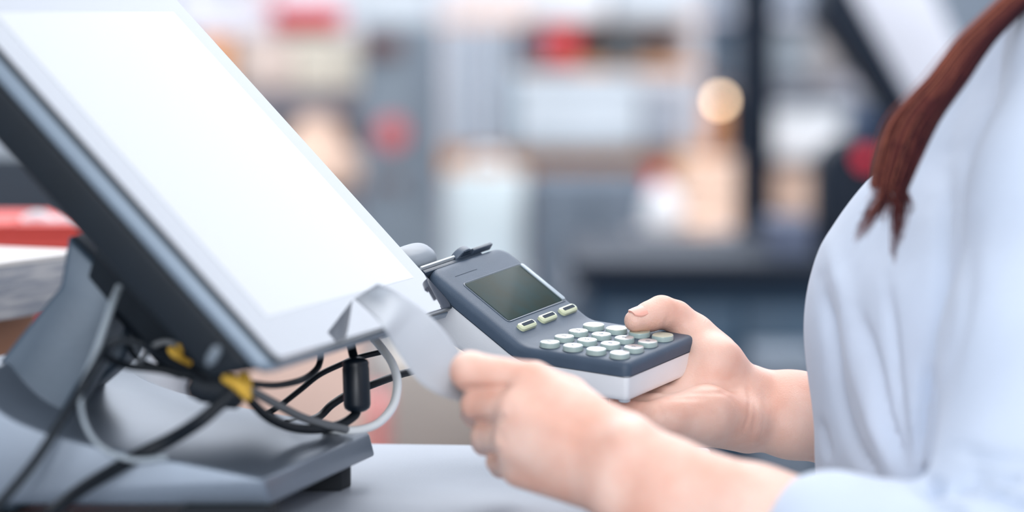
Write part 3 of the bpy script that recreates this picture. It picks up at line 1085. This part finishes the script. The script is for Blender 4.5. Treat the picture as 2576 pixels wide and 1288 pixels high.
# --- shirt
SH = Field((125, -330, 1735), (520, 330, 2420), 3.6)
ts = SH.chain([(K(2640, 1560, 2.06), 135), (K(2610, 1180, 2.06), 124), (K(2580, 830, 2.06), 124), (K(2690, 560, 2.06), 103), (K(2770, 330, 2.06), 90), (K(2860, 150, 2.06), 70)], 14)
ts = smin(ts, SH.chain([(K(2610, 1300, 1.99), 104), (K(2600, 850, 2.0), 98), (K(2730, 500, 2.0), 80)], 20), 14)
ts = smin(ts, SH.chain([(K(2830, 140, 1.93), 62), (K(2860, 100, 2.2), 62)], 30), 26)
sl = SH.chain([(K(2850, 130, 1.92), 58), (K(2750, 500, 1.885), 62), (K(2680, 900, 1.855), 62), (K(2640, 1230, 1.83), 56), (K(2620, 1470, 1.81), 52)], 20)
shirt = smin(ts, sl, 26)
lowsl = SH.chain([(K(2620, 1470, 1.81), 52), (K(2400, 1470, 1.815), 46), (K(2230, 1430, 1.826), 42), (K(2105, 1385, 1.838), 37)], 14)
cuffd = SH.chain([(K(2240, 1440, 1.826), 44), (K(2092, 1378, 1.839), 40.5)], 4)
shirt = smin(shirt, lowsl, 16)
shirt = smin(shirt, cuffd, 5)
sl2 = SH.chain([(K(2900, 130, 2.24), 58), (K(2840, 800, 2.27), 56), (K(2700, 1120, 2.27), 48), (K(2470, 1085, 2.225), 40)], 20)
shirt = smin(shirt, sl2, 16)
# neck opening
op = SH.cone(K(2800, 120, 2.06), K(2760, -260, 2.05), 62, 75)
shirt = np.maximum(shirt, -op)
SV, SF = SH.mesh(shirt)
SF = orient(SV, SF)
SV = smooth_mesh(SV, SF, 3)
N = vnormals(SV, SF)
SV = crease(SV, N, [
    ([(2062, 700), (2090, 850), (2110, 1000), (2150, 1120), (2210, 1210)], 15, 7.6),
    ([(2080, 600), (2130, 760), (2150, 900), (2190, 1040), (2250, 1200)], 22, -5.1),
    ([(2160, 780), (2200, 920), (2230, 1060), (2285, 1210)], 14, 5.4),
    ([(2230, 700), (2250, 900), (2265, 1050), (2290, 1190)], 14, 3.7),
    ([(2330, 900), (2318, 1000), (2305, 1100), (2300, 1180)], 12, 7.1),
    ([(2380, 380), (2375, 600), (2370, 800), (2335, 960)], 22, 5.1),
    ([(2440, 560), (2420, 780), (2370, 960), (2330, 1080)], 24, 3.4),
    ([(2300, 1185), (2330, 1215), (2365, 1240)], 20, 15.3),
    ([(2365, 1240), (2440, 1225), (2540, 1260), (2620, 1280)], 15, 6.1),
    ([(2400, 1130), (2480, 1150), (2560, 1160), (2620, 1170)], 16, 3.7),
    ([(2350, 1260), (2400, 1275), (2470, 1300)], 18, -5.1),
    ([(2420, 1190), (2500, 1200), (2580, 1210)], 15, 4.4),
    ([(2060, 1050), (2075, 1110), (2085, 1150)], 12, 4.2),
    ([(2480, 60), (2400, 260), (2330, 500)], 34, 4.2),
])
mesh_obj('shirt', c2w(SV / 1000), SF, m_shirt, person)['label'] = 'light blue cotton shirt with rolled cuff'

# --- hair: locks of tapered strands falling over the shoulder
outer = [(2690, -600), (2725, -430), (2700, -260), (2640, -110), (2531, 0), (2424, 100), (2342, 200), (2250, 300), (2208, 400), (2192, 470)]
inner = [(2770, -600), (2810, -430), (2790, -260), (2720, -110), (2600, 0), (2500, 100), (2432, 200), (2360, 300), (2315, 400), (2285, 480)]
oc, ic = catmull([np.array(p, float) for p in outer], 6), catmull([np.array(p, float) for p in inner], 6)
locks = [((2128, 640), .36, 7, (2208, 520)), ((2148, 610), .42, 8, (2216, 505)), ((2212, 570), .52, 6, (2234, 505)), ((2244, 690), .70, 6, (2256, 540)), ((2256, 640), .80, 6, (2266, 530)),
         ((2276, 560), .92, 6, (2284, 510)), ((2196, 445), .04, 4, (2200, 430)), ((2192, 500), .16, 7, (2206, 465))]
V, Fc, FM = [], [], []
for s in range(1250):
    li = rng.choice(len(locks), p=[.20, .16, .08, .22, .15, .08, .05, .06])
    (ex, ey), sh, sp, mid = locks[li]
    u0 = np.clip(sh + rng.normal(0, .25), -.12, 1.05)
    wisp = s % 23 == 0
    if wisp:
        u0 -= rng.uniform(.0, .35)
    dd = rng.uniform(-0.007, 0.010)
    wob = rng.uniform(-1, 1, 2)
    e_ = np.array([ex, ey]) + rng.normal(0, 1, 2) * [sp * .7, 22]
    pts = []
    m = len(oc)
    for i in range(0, m, 3):
        t = max(0, (i - 18) / (m - 19))
        w0 = np.clip((t - .35) / .65, 0, 1) ** 1.4 * .72
        uu = u0 * (1 - w0) + sh * w0 + .03 * math.sin(t * 7 + wob[0] * 3)
        q = oc[i] * (1 - uu) + ic[i] * uu
        pts.append(q + wob * 2)
    if li != 6:
        pts.append(np.array(mid) + rng.normal(0, 1, 2) * [sp * 1.5, 8])
    pts.append(e_)
    path = []
    for i, q in enumerate(pts):
        t = i / (len(pts) - 1)
        path.append(PC(q[0], q[1], 1.885 + 0.028 * t + dd + .085 * max(0, (-60 - q[1]) / 540) ** 1.3))
    path = catmull(path, 3)
    path = path[:int(len(path) * rng.uniform(.9, 1.0))]
    n = len(path)
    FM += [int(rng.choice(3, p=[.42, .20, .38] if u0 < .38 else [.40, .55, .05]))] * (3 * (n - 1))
    r0 = rng.choice([.00040, .00055, .0008])
    rad = [r0 * (1 - 0.8 * max(0, i / (n - 1) - .55) / .45) for i in range(n)]
    v, f = tube_vf([c2w(p) for p in path], rad, 3, caps=False)
    o = len(V)
    V += [tuple(p) for p in v]
    Fc += [tuple(i + o for i in q) for q in f]
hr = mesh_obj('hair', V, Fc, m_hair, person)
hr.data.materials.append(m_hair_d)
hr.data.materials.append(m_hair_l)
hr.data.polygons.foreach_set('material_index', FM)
hr['label'] = 'long auburn hair falling over the shoulder'
# hair on the head, above the frame
hc = K(2720, -715, 2.05)
hv, hf = [], []
for i in range(20):
    for j in range(24):
        a, b = math.pi * i / 19, 2 * math.pi * j / 24
        p = hc + np.array([96 * math.sin(a) * math.cos(b) + 10, -124 * math.cos(a), 88 * math.sin(a) * math.sin(b)])
        hv.append(p)
for i in range(19):
    for j in range(24):
        a, b = i * 24 + j, i * 24 + (j + 1) % 24
        hf.append((a, b, b + 24, a + 24))
hv = np.array(hv)
hv[:, 0] = np.maximum(hv[:, 0], hc[0] - 62 + np.maximum(0, hv[:, 1] - hc[1]) * .3)
mesh_obj('hair_crown', c2w(hv / 1000), hf, m_hair, person)

# ------------------------------------------------------------------ receipt
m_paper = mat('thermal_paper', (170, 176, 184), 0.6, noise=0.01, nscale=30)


def on_display(px, py, lift):
    """point on the ray of a pixel lying lift metres above the display glass."""
    d = PC(px, py, 1.0)
    return d * ((BF @ MN + lift) / (d @ MN))


near_e = [on_display(890, 751, 0.0006), on_display(925, 781, 0.008), PC(962, 819, 1.93), PC(986, 860, 1.93), PC(1014, 908, 1.93), PC(1052, 958, 1.932), PC(1098, 990, 1.938), PC(1150, 1008, 1.948), PC(1205, 1012, 1.958)]
far_e = [on_display(950, 714, 0.020), PC(985, 728, 1.975), PC(1022, 750, 1.981), PC(1062, 778, 1.985), PC(1096, 808, 1.984), PC(1127, 842, 1.983), PC(1152, 878, 1.981), PC(1172, 915, 1.979), PC(1215, 945, 1.978)]
ne, fe = catmull(near_e, 8), catmull(far_e, 8)
V, Fc = [], []
NW = 14
for i, (a, b) in enumerate(zip(ne, fe)):
    t = i / (len(ne) - 1)
    bow = 0.0 * math.sin(math.pi * min(1, t * 2.2)) if t < .45 else 0.0
    for j in range(NW + 1):
        s = j / NW
        V.append(c2w(a * (1 - s) + b * s + np.array([0, -1, 0]) * bow * 4 * s * (1 - s)))
for i in range(len(ne) - 1):
    for j in range(NW):
        a = i * (NW + 1) + j
        Fc.append((a, a + 1, a + NW + 2, a + NW + 1))
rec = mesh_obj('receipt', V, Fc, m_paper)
sm = rec.modifiers.new('thickness', 'SOLIDIFY')
sm.thickness = 0.00012
tagit(rec, 'blank curling paper receipt pinched in the nearer hand', 'receipt')

# ------------------------------------------------------------------ the shop behind
def bgmat(name, col, rough=0.6, **k):
    return mat(name, col, rough, noise=k.pop('noise', 0.05), nscale=k.pop('nscale', 8), **k)


BOARDS = []


def fit_boards(x0, y0, z0, x1, y1, z1):
    """settle a box on the board just under it and keep it clear of the board above."""
    for a0, b0, a1, b1, lo, hi in BOARDS:
        if x0 < a1 and x1 > a0 and y0 < b1 and y1 > b0:
            if abs(z0 - hi) < .03:
                z0 = hi + .0005
            if z0 < lo < z1 and z1 - lo < .06:
                z1 = lo - .002
    return x0, y0, z0, x1, y1, z1


def pbox(x0, y0, x1, y1, d, th):
    """real box whose front face spans the given pixels at distance d and which is th metres deep."""
    a, b = P(x0, y1, d), P(x1, y0, d)
    return a[0], a[1], a[2], b[0], a[1] + th, b[2]


def carton(name, label, cat, px, d, th, m, group=None, lid=None, base_z=None):
    x0, y0, z0, x1, y1, z1 = pbox(*px, d, th)
    x0, y0, z0, x1, y1, z1 = fit_boards(x0, y0, z0, x1, y1, z1)
    if base_z is not None:
        z0 = base_z
    e = empty(name, ((x0 + x1) / 2, (y0 + y1) / 2, z0), label, cat, group)
    hz = (z1 - z0) * 0.22
    v, f = box_vf(x0, y0, z0, x1, y1, z1 - (hz if lid else 0.006))
    mesh_obj('box_body', v, f, m, e, bevel=0.004)
    if lid:
        v, f = box_vf(x0 - .004, y0 - .004, z1 - hz, x1 + .004, y1 + .004, z1)
        mesh_obj('box_lid', v, f, lid, e, bevel=0.004)
    else:
        cx = (x0 + x1) / 2
        v, f = merge_vf(box_vf(x0, y0, z1 - 0.006, cx - .001, y1, z1), box_vf(cx + .001, y0, z1 - 0.006, x1, y1, z1))
        mesh_obj('top_flaps', v, f, m, e)
    return e


m_rack = bgmat('light_grey_rack', (198, 200, 208), 0.45)
m_rackd = bgmat('slate_rack', (104, 116, 130), 0.5)
m_navy = bgmat('navy_panel', (30, 58, 82), 0.5, spec=.25)
m_blk = bgmat('near_black_metal', (8, 22, 38), 0.5, spec=0.2)
m_red = bgmat('red_plastic', (206, 60, 66), 0.5)
m_wood = bgmat('tan_wood', (214, 156, 106), 0.55, stretch=(1, 6, 6))
m_wht = bgmat('soft_white', (226, 229, 234), 0.6)
m_pale = bgmat('pale_grey_card', (196, 205, 214), 0.6)
m_beige = bgmat('beige_card', (206, 190, 182), 0.7)
m_cream = bgmat('cream_card', (222, 216, 202), 0.7)
m_peach = bgmat('peach_fabric', (232, 200, 180), 0.75)
m_cyan = bgmat('pale_cyan_paper', (222, 236, 242), 0.7)
m_purp = bgmat('dull_purple_card', (110, 98, 112), 0.7)
m_dbrown = bgmat('dark_brown_card', (96, 74, 76), 0.7)
m_orange = bgmat('orange_card', (226, 160, 110), 0.65)
m_lav = bgmat('lavender_grey_shelf', (184, 184, 196), 0.5)


def rack(name, label, px, d, depth, boards, m, mb, back=True, group='shop racks in the blurred background', bottom=0.0):
    """px: x0, x1 and the top row; boards: the pixel rows of the board tops."""
    x0, x1 = P(px[0], 300, d)[0], P(px[1], 300, d)[0]
    y0 = P(px[0], 300, d)[1]
    zt = P(0, px[2], d)[2]
    e = empty(name, ((x0 + x1) / 2, y0 + depth / 2, 0), label, 'rack', group)
    w = 0.03
    for a in (x0, x1 - w):
        for b in (y0, y0 + depth - w):
            mesh_obj('upright', *box_vf(a, b, 0, a + w, b + w, zt), m, e, bevel=.003)
    for bd in boards:
        r, th = bd[:2]
        xl = x0 if len(bd) < 3 else P(bd[2], 300, d)[0]
        z = P(0, r, d)[2]
        BOARDS.append((xl, y0, x1, y0 + depth, z - th, z))
        mesh_obj('shelf_board', *box_vf(xl, y0 - .002, z - th, x1, y0 + depth, z), mb, e, bevel=.003)
    if back:
        mesh_obj('back_panel', *box_vf(x0 + .01, y0 + depth - .012, 0.1, x1 - .01, y0 + depth, zt), m, e, bevel=.002)
    return e


D1 = 6.3
# left rack
rack('shelf_rack', 'light rack left of the dark grey sign post, top boards carrying a red crate', (380, 965, -60), D1 + .05, .5, [(70, .014), (222, .045), (500, .03), (800, .03)], m_rack, m_lav)
carton('red_crate', 'small red crate on the top board of the left rack', 'crate', (685, 12, 848, 68), D1, .35, m_red)
e = empty('white_lamp_shade', tuple(P(615, 68, D1)), 'round white pot on the top board left of the red crate', 'pot')
zc = P(615, 68, D1)
zc[1] += .15
v, f = lathe_vf([(0.035, 0), (0.04, .015), (0.028, .03), (0.045, .05), (0.062, .085), (.064, .12), (.058, .13), (.054, .13)], (zc[0], zc[1], zc[2]), 28)
mesh_obj('pot_body', v, f, m_wht, e)
v, f = lathe_vf([(0.05, .128), (.05, .134), (.01, .15), (.008, .16)], (zc[0], zc[1], zc[2]), 20)
mesh_obj('pot_lid', v, f, m_wht, e)
e.name = 'lidded_pot'
carton('orange_box', 'small orange box beside the display edge on the second board', 'box', (500, 62 + 20, 578, 220), D1, .2, m_orange, 'boxes on the left rack')
carton('beige_box', 'beige box on the second board of the left rack', 'box', (598, 88, 737, 220), D1, .3, m_beige, 'boxes on the left rack')
carton('cream_box', 'cream lidded box at the right end of the second board', 'box', (742, 95, 908, 220), D1, .3, m_cream, 'boxes on the left rack', lid=m_cream)
carton('purple_box', 'dull purple box at the right end of the third board, behind the peach vase', 'box', (820, 292, 902, 498), D1 + .15, .2, m_purp, 'boxes on the left rack')
carton('dark_box', 'dark slate box at the left end of the third board', 'box', (560, 292, 752, 498), D1 + .15, .2, m_rackd, 'boxes on the left rack')


def vase(name, label, cat, px, top, bot, d, prof, m, rim=None, group=None):
    """prof: (radius in pixels, pixel row) from the foot up."""
    s = d / F
    base = P(px, bot, d)
    base[2] = fit_boards(base[0], base[1], base[2], base[0] + .01, base[1] + .01, base[2] + .001)[2]
    pr = [(r * s, P(px, y, d)[2] - base[2]) for r, y in prof]
    e = empty(name, tuple(base), label, cat, group)
    v, f = lathe_vf(pr, base, 30)
    mesh_obj('vessel', v, f, m, e)
    r, z = pr[-1]
    v, f = lathe_vf([(r * 1.0, z - .004), (r * 1.06, z), (r * 1.06, z + .006), (r * .85, z + .007)], base, 30)
    mesh_obj('rim', v, f, rim or m, e)
    return e


vase('peach_vase', 'large peach vase with rounded shoulders beside the display edge', 'vase', 800, 290, 498, D1 - .02,
     [(40, 498), (95, 480), (118, 450), (115, 410), (88, 380), (66, 350), (58, 320), (46, 300)], m_peach)

# grey sign post
x0, y0, z0, x1, y1, z1 = pbox(908, 62, 1108, 300, 6.0, .12)
e = empty('sign_post', ((x0 + x1) / 2, y0, 0), 'slate grey display pillar with a round red sticker', 'pillar')
mesh_obj('pillar_body', *box_vf(x0, y0, 0.04, x1, y1, z1), bgmat('slate_pillar', (110, 122, 134), 0.6), e, bevel=.006)
mesh_obj('pillar_foot', *box_vf(x0 - .04, y0 - .06, 0, x1 + .04, y1 + .06, 0.04), m_rackd, e, bevel=.006)
mesh_obj('side_strip', *box_vf(P(1050, 0, 6)[0], y0 - .006, P(0, 500, 6)[2], P(1095, 0, 6)[0], y0, P(0, 90, 6)[2]), m_rackd, e)


def disk_front(name, px, py, rpx, d, m, par, th=.01):
    c = P(px, py, d)
    r = rpx * d / F
    n = 30
    V = [(c[0] + r * math.cos(2 * math.pi * k / n), c[1] - th, c[2] + r * math.sin(2 * math.pi * k / n)) for k in range(n)]
    V += [(p[0], c[1], p[2]) for p in V]
    f = [tuple(range(n)), tuple(range(2 * n - 1, n - 1, -1))] + [(i, (i + 1) % n, n + (i + 1) % n, n + i) for i in range(n)]
    return mesh_obj(name, V, f, m, par)


disk_front('round_sticker', 985, 335, 40, 6.0, bgmat('dull_red', (196, 96, 100), .6), e)['label'] = 'round dull red sticker'
mesh_obj('brown_plate', *box_vf(P(918, 0, 6)[0], y0 - .01, P(0, 142, 6)[2], P(1012, 0, 6)[0], y0, P(0, 84, 6)[2]), m_dbrown, e)
for xa, xb in ((938, 965), (985, 1012)):
    mesh_obj('price_tag', *box_vf(P(xa, 0, 6)[0], y0 - .008, P(0, 475, 6)[2], P(xb, 0, 6)[0], y0, P(0, 445, 6)[2]), m_dbrown, e)
carton('white_bag', 'big pale box lying on top of the grey pillar', 'box', (868, -40, 1082, 62), 6.0, .2, m_pale, base_z=z1)

# wooden upright and the pale fabric rolls
DM = 6.8
rack('shelf_rack', 'wide rack with a tan wooden board in the middle of the background', (1096, 1770, -60), DM + .05, .6, [(52, .010), (158, .018, 1302), (372, .06), (690, .03), (900, .03)], m_rack, m_wood)
c = [('pale_roll', (1134, 1166), (176, 180, 192)), ('blue_roll', (1162, 1206), (168, 184, 198)), ('white_roll', (1208, 1246), (190, 190, 200)), ('slate_roll', (1248, 1296), (160, 178, 192))]
for (nm, (xa, xb), colr), wd in zip(c, ('lavender grey', 'pale blue', 'whitish', 'blue grey')):
    a = P((xa + xb) / 2, 371, DM)
    r = (xb - xa) / 2 * DM / F
    zt = P(0, 66, DM)[2] - a[2]
    e = empty('fabric_roll', (a[0], a[1] + .05, a[2]), 'upright %s fabric roll on the tan board' % wd, 'fabric roll', 'fabric rolls standing on the tan board')
    mesh_obj('rolled_cloth', *lathe_vf([(r * .96, 0), (r, .01), (r, zt - .01), (r * .94, zt)], (a[0], a[1] + .05, a[2]), 24), bgmat('cloth_' + nm, colr, .8), e)
    mesh_obj('cardboard_core', *lathe_vf([(r * .4, zt), (r * .4, zt + .03), (r * .3, zt + .03)], (a[0], a[1] + .05, a[2]), 16), m_beige, e)
TW_ = 'boxes on the upper boards of the middle rack'
carton('white_box', 'long white box on the topmost board of the middle rack', 'box', (1330, -60, 1530, 50), DM, .4, m_wht, TW_, lid=m_wht)
carton('white_box', 'pale box right of the long white one on the topmost board', 'box', (1540, -40, 1720, 50), DM, .4, m_pale, TW_)
carton('purple_box', 'dull purple box left of the red box on the second board', 'box', (1308, 70, 1372, 157), DM, .3, m_purp, TW_)
carton('red_box', 'bright red box on the second board of the middle rack', 'box', (1376, 70, 1452, 157), DM, .3, m_red, TW_, lid=m_red)
carton('dark_box', 'small dark green-grey box on the second board', 'box', (1532, 84, 1600, 157), DM, .2, bgmat('dark_green_grey', (74, 90, 98)), TW_)
carton('pale_box', 'largest pale grey box, lidded, standing on the tan board', 'box', (1300, 186, 1612, 374), DM, .4, m_pale, lid=m_pale)
carton('lavender_box', 'tall lavender grey box right of the largest pale box', 'box', (1622, 190, 1712, 374), DM, .3, bgmat('lav_box', (158, 164, 176)), lid=m_rack)

# things under the tan board
e = carton('paper_bag', 'pale cyan paper bag with handles standing before the middle rack', 'bag', (1128, 438, 1318, 690), 6.5, .14, m_cyan)
for yy in (.02, .12):
    a, b = P(1180, 440, 6.5), P(1270, 440, 6.5)
    mid = P(1225, 395, 6.5)
    mesh_obj('bag_handle', *tube_vf(catmull([a + (0, yy, 0), a * .5 + mid * .5 + np.array([-.01, yy, .01]), mid + (0, yy, 0), b * .5 + mid * .5 + np.array([.01, yy, .01]), b + (0, yy, 0)], 5), .004, 8), m_wht, e)
x0, y0, z0, x1, y1, z1 = pbox(1110, 690, 1330, 900, 6.45, .3)
e = empty('low_table', ((x0 + x1) / 2, y0, 0), 'low grey table under the pale cyan paper bag', 'table')
mesh_obj('tabletop', *box_vf(x0, y0, z1 - .03, x1, y1, z1), m_rack, e, bevel=.003)
for a in (x0, x1 - .03):
    for b in (y0, y1 - .03):
        mesh_obj('leg', *box_vf(a, b, 0, a + .03, b + .03, z1 - .03), m_rackd, e)
x0, y0, z0, x1, y1, z1 = pbox(1332, 448, 1640, 900, 6.4, .35)
e = empty('grey_cabinet', ((x0 + x1) / 2, y0, 0), 'blue-grey cabinet with two doors below the tan board', 'cabinet')
mesh_obj('cabinet_body', *box_vf(x0, y0, 0, x1, y1, z1), bgmat('blue_grey_cabinet', (86, 100, 116), .4), e, bevel=.005)
mx = (x0 + x1) / 2
for a, b in ((x0 + .01, mx - .004), (mx + .004, x1 - .01)):
    dd = mesh_obj('door', *box_vf(a, y0 - .015, .06, b, y0, z1 - .02), bgmat('cabinet_door', (90, 103, 118), .4), e, bevel=.003)
    hx = b - .03 if a < mx - .05 else a + .03
    mesh_obj('handle', *box_vf(hx - .005, y0 - .03, z1 - .2, hx + .005, y0 - .015, z1 - .1), m_rack, dd)
x0, y0, z0, x1, y1, z1 = pbox(1600, 612, 1880, 900, 6.0, .38)
e = empty('low_bench', ((x0 + x1) / 2, y0, 0), 'low grey-beige bench carrying the peach lamp and the white vase', 'bench')
mesh_obj('bench_top', *box_vf(x0, y0, z1 - .05, x1, y1, z1), bgmat('greige', (168, 164, 166), .6), e, bevel=.004)
mesh_obj('bench_base', *box_vf(x0 + .02, y0 + .02, 0, x1 - .02, y1 - .02, z1 - .05), m_rackd, e)
vase('white_vase', 'egg-shaped white vase on the low bench', 'vase', 1668, 470, 612, 5.95, [(20, 612), (44, 590), (52, 560), (48, 510), (30, 478), (18, 468)], m_wht)
e = vase('red_candle', 'small red candle in a white holder behind the egg-shaped vase', 'candle', 1652, 425, 612, 6.25, [(24, 612), (22, 600), (10, 590), (10, 480), (22, 474), (22, 430)], m_red)
e.name = 'red_candle'
vase('table_lamp', 'wide peach table lamp shade between the white vase and the black post', 'lamp', 1790, 410, 604, 6.1,
     [(50, 604), (46, 598), (14, 592), (14, 575), (95, 572), (93, 500), (88, 430), (82, 412)], m_peach)
carton('peach_box', 'peach box at the front of the low bench', 'box', (1735, 560, 1800, 700), 5.8, .15, m_peach, base_z=0)

# black post, boxes and the warm bulb
x0, y0, z0, x1, y1, z1 = pbox(1862, -80, 1942, 900, 5.4, .11)
e = empty('black_post', ((x0 + x1) / 2, y0, 0), 'tall near-black square post', 'post')
mesh_obj('post_shaft', *box_vf(x0, y0, .02, x1, y1, 2.9), m_blk, e, bevel=.004)
mesh_obj('post_foot', *box_vf(x0 - .06, y0 - .06, 0, x1 + .06, y1 + .06, .02), m_blk, e, bevel=.004)
rack('shelf_rack', 'dark rack right behind the black post with a dark striped box', (1650, 2180, -60), 7.65, .5, [(30, .018), (208, .03), (395, .012), (560, .03)], m_rackd, m_lav, bottom=0)
carton('striped_box', 'dark slate box with a lid, left of the black post', 'box', (1748, 60, 1800, 206), 7.6, .3, bgmat('striped_slate', (70, 84, 100)), 'boxes on the dark rack', lid=m_navy)
carton('striped_box', 'grey box squeezed against the black post', 'box', (1806, 60, 1872, 206), 7.6, .3, bgmat('mid_slate', (84, 98, 114)), 'boxes on the dark rack', lid=m_navy)
carton('red_box', 'red box left of the warm bulb', 'box', (1722, 225, 1772, 393), 7.6, .2, m_red, 'boxes on the dark rack')
carton('orange_box', 'orange box behind the warm bulb', 'box', (1776, 225, 1822, 393), 7.6, .2, m_orange, 'boxes on the dark rack')
carton('grey_box', 'grey box right of the black post', 'box', (1940, 75, 2035, 206), 7.6, .3, bgmat('grey_mid', (128, 138, 148)), 'boxes on the dark rack')
carton('greige_box', 'grey-beige box at the right end of the dark rack', 'box', (2040, 80, 2110, 206), 7.6, .3, bgmat('greige_box', (150, 146, 148)), 'boxes on the dark rack')
carton('white_box', 'wide white box on the middle board right of the black post', 'box', (1942, 272, 2120, 393), 7.6, .3, m_wht, 'boxes on the dark rack', lid=m_pale)
vase('peach_bowl', 'round peach bowl below the wide white box', 'bowl', 1994, 412, 558, 7.7, [(28, 556), (46, 546), (66, 520), (72, 480), (72, 428)], m_peach)
blb = P(1812, 253, 7.45)
e = empty('pendant_lamp', tuple(blb), 'tiny warm bulb glowing before the orange box', 'lamp')
s_ = 0.009
V, f = lathe_vf([(.0005, -s_), (s_ * .7, -s_ * .7), (s_, 0), (s_ * .7, s_ * .7), (.002, s_)], blb, 14)
mesh_obj('bulb', V, f, mat('warm_bulb', (255, 226, 190), .5, emit=(255, 220, 180), estr=14), e)
mesh_obj('lamp_cord', *tube_vf([blb + (0, 0, s_), blb + (0, 0, RZ - blb[2])], .0012, 6), m_blk, e)

# dark counter on the right
x0, y0, z0, x1, y1, z1 = pbox(1480, 655, 2160, 1000, 4.7, .55)
e = empty('navy_counter', ((x0 + x1) / 2, y0, 0), 'dark navy counter behind the hand with the terminal', 'counter')
mesh_obj('counter_body', *box_vf(x0, y0, 0, x1 + .5, y1, z1 - .03), m_navy, e, bevel=.006)
mesh_obj('counter_top', *box_vf(x0 - .02, y0 - .02, z1 - .03, x1 + .52, y1, z1), m_blk, e, bevel=.004)
for a, b in ((1505, 1690), (1700, 1860), (1870, 2140)):
    mesh_obj('front_panel', *box_vf(P(a, 0, 4.7)[0], y0 - .012, .15, P(b, 0, 4.7)[0], y0, z1 - .06), bgmat('navy_front', (42, 68, 90), .4), e, bevel=.003)
carton('grey_case', 'pale grey case low in front of the navy counter near the shirt', 'case', (1900, 885, 2050, 1010), 4.5, .12, bgmat('pale_case', (120, 138, 150)), base_z=0, lid=m_rackd)
carton('dark_monitor_box', 'black box with a grey-purple label on the navy counter', 'box', (1938, 560, 2045, 655), 4.78, .2, bgmat('grey_purple', (82, 92, 116)))

# second tilted display on the navy counter
e = empty('second_display', tuple(P(2230, 613, 5.05)), 'second tilted display with pale face and black edge, upper right background', 'display')
q = [(2118, -60), (2330, -60), (2420, 130), (2450, 330), (2318, 296)]
A = [P(x, y, 4.78) for x, y in q]
v, f = prism_vf(A, (0, 0, 0), (0, .03, 0))
mesh_obj('pale_face', v, f, bgmat('pale_face', (196, 200, 212), .5), e, bevel=.004)
A = [P(x, y, 4.78) for x, y in [(2065, 40), (2090, -60), (2118, -60), (2318, 296), (2300, 330), (2262, 318)]]
v, f = prism_vf(A, (0, .0, 0), (0, .22, 0))
mesh_obj('black_side', v, f, m_blk, e, bevel=.004)
A = [P(x, y, 5.05) for x, y in [(2225, 290), (2330, 300), (2300, 613), (2200, 613)]]
v, f = prism_vf(A, (0, 0, 0), (0, .05, 0))
mesh_obj('display_stand', v, f, m_blk, e, bevel=.004)
# rounded black device with a red button
e = empty('label_printer', tuple(P(2180, 655, 4.8)), 'rounded black device with a round red button near the hair', 'printer')
prof = catmull([np.array(p, float) for p in [(2068, 648), (2066, 440), (2095, 375), (2150, 348), (2230, 345), (2300, 370), (2330, 440), (2332, 648)]], 5)
A = [P(p[0], p[1], 4.78) for p in prof]
v, f = prism_vf(A, (0, 0, 0), (0, .16, 0))
mesh_obj('device_body', v, f, m_blk, e, bevel=.006)
disk_front('red_button', 2176, 398, 26, 4.78, bgmat('bright_red', (214, 16, 52), .4), e)['label'] = 'round bright red button'
carton('blue_folder', 'dark blue folder box behind the rounded black device', 'box', (2150, 285, 2225, 400), 5.12, .08, bgmat('dark_blue', (28, 62, 104)), base_z=P(0, 655, 4.7)[2])
# dark shelving behind on the far right and low things seen under the display
rack('shelf_rack', 'slate rack at the far right behind the second display', (2130, 2760, -80), 8.3, .5, [(120, .05), (420, .03), (700, .03)], m_rackd, m_rackd)
carton('beige_bin', 'peach-beige storage box seen through the cables', 'box', (520, 820, 888, 1180), 4.3, .4, bgmat('peach_card', (222, 192, 178)), base_z=0, lid=bgmat('peach_card', (222, 192, 178)))
carton('red_bin', 'low pinkish red box beside the storage box', 'box', (903, 1036, 958, 1150), 4.8, .3, bgmat('pink_red', (206, 120, 118)), base_z=0)
carton('grey_bin', 'grey-beige bin right of the storage boxes, low in the gap', 'box', (960, 905, 1230, 1180), 5.2, .3, bgmat('warm_grey', (158, 158, 156)), base_z=0, lid=bgmat('warm_grey2', (172, 166, 160)))
# on the wooden counter, left
e = carton('red_crate', 'tall red crate with whitish wrappings, standing behind the wooden counter', 'crate', (-160, 566, 214, 622), 2.75, .2, bgmat('tomato_red', (214, 70, 60)), base_z=0)
for a, b, yy in ((60, 130, 545), (135, 200, 552)):
    mesh_obj('wrapping', *tube_vf(catmull([P(a, yy + 18, 2.8), P((a + b) / 2, yy + 4, 2.8), P(b, yy + 20, 2.8)], 5), .006, 8), m_wht, e)
carton('dark_crate', 'dark navy case behind the tall red crate', 'case', (-260, 395, 150, 560), 3.2, .3, bgmat('navy_case', (38, 54, 68)), base_z=0, lid=bgmat('navy_case', (38, 54, 68)))
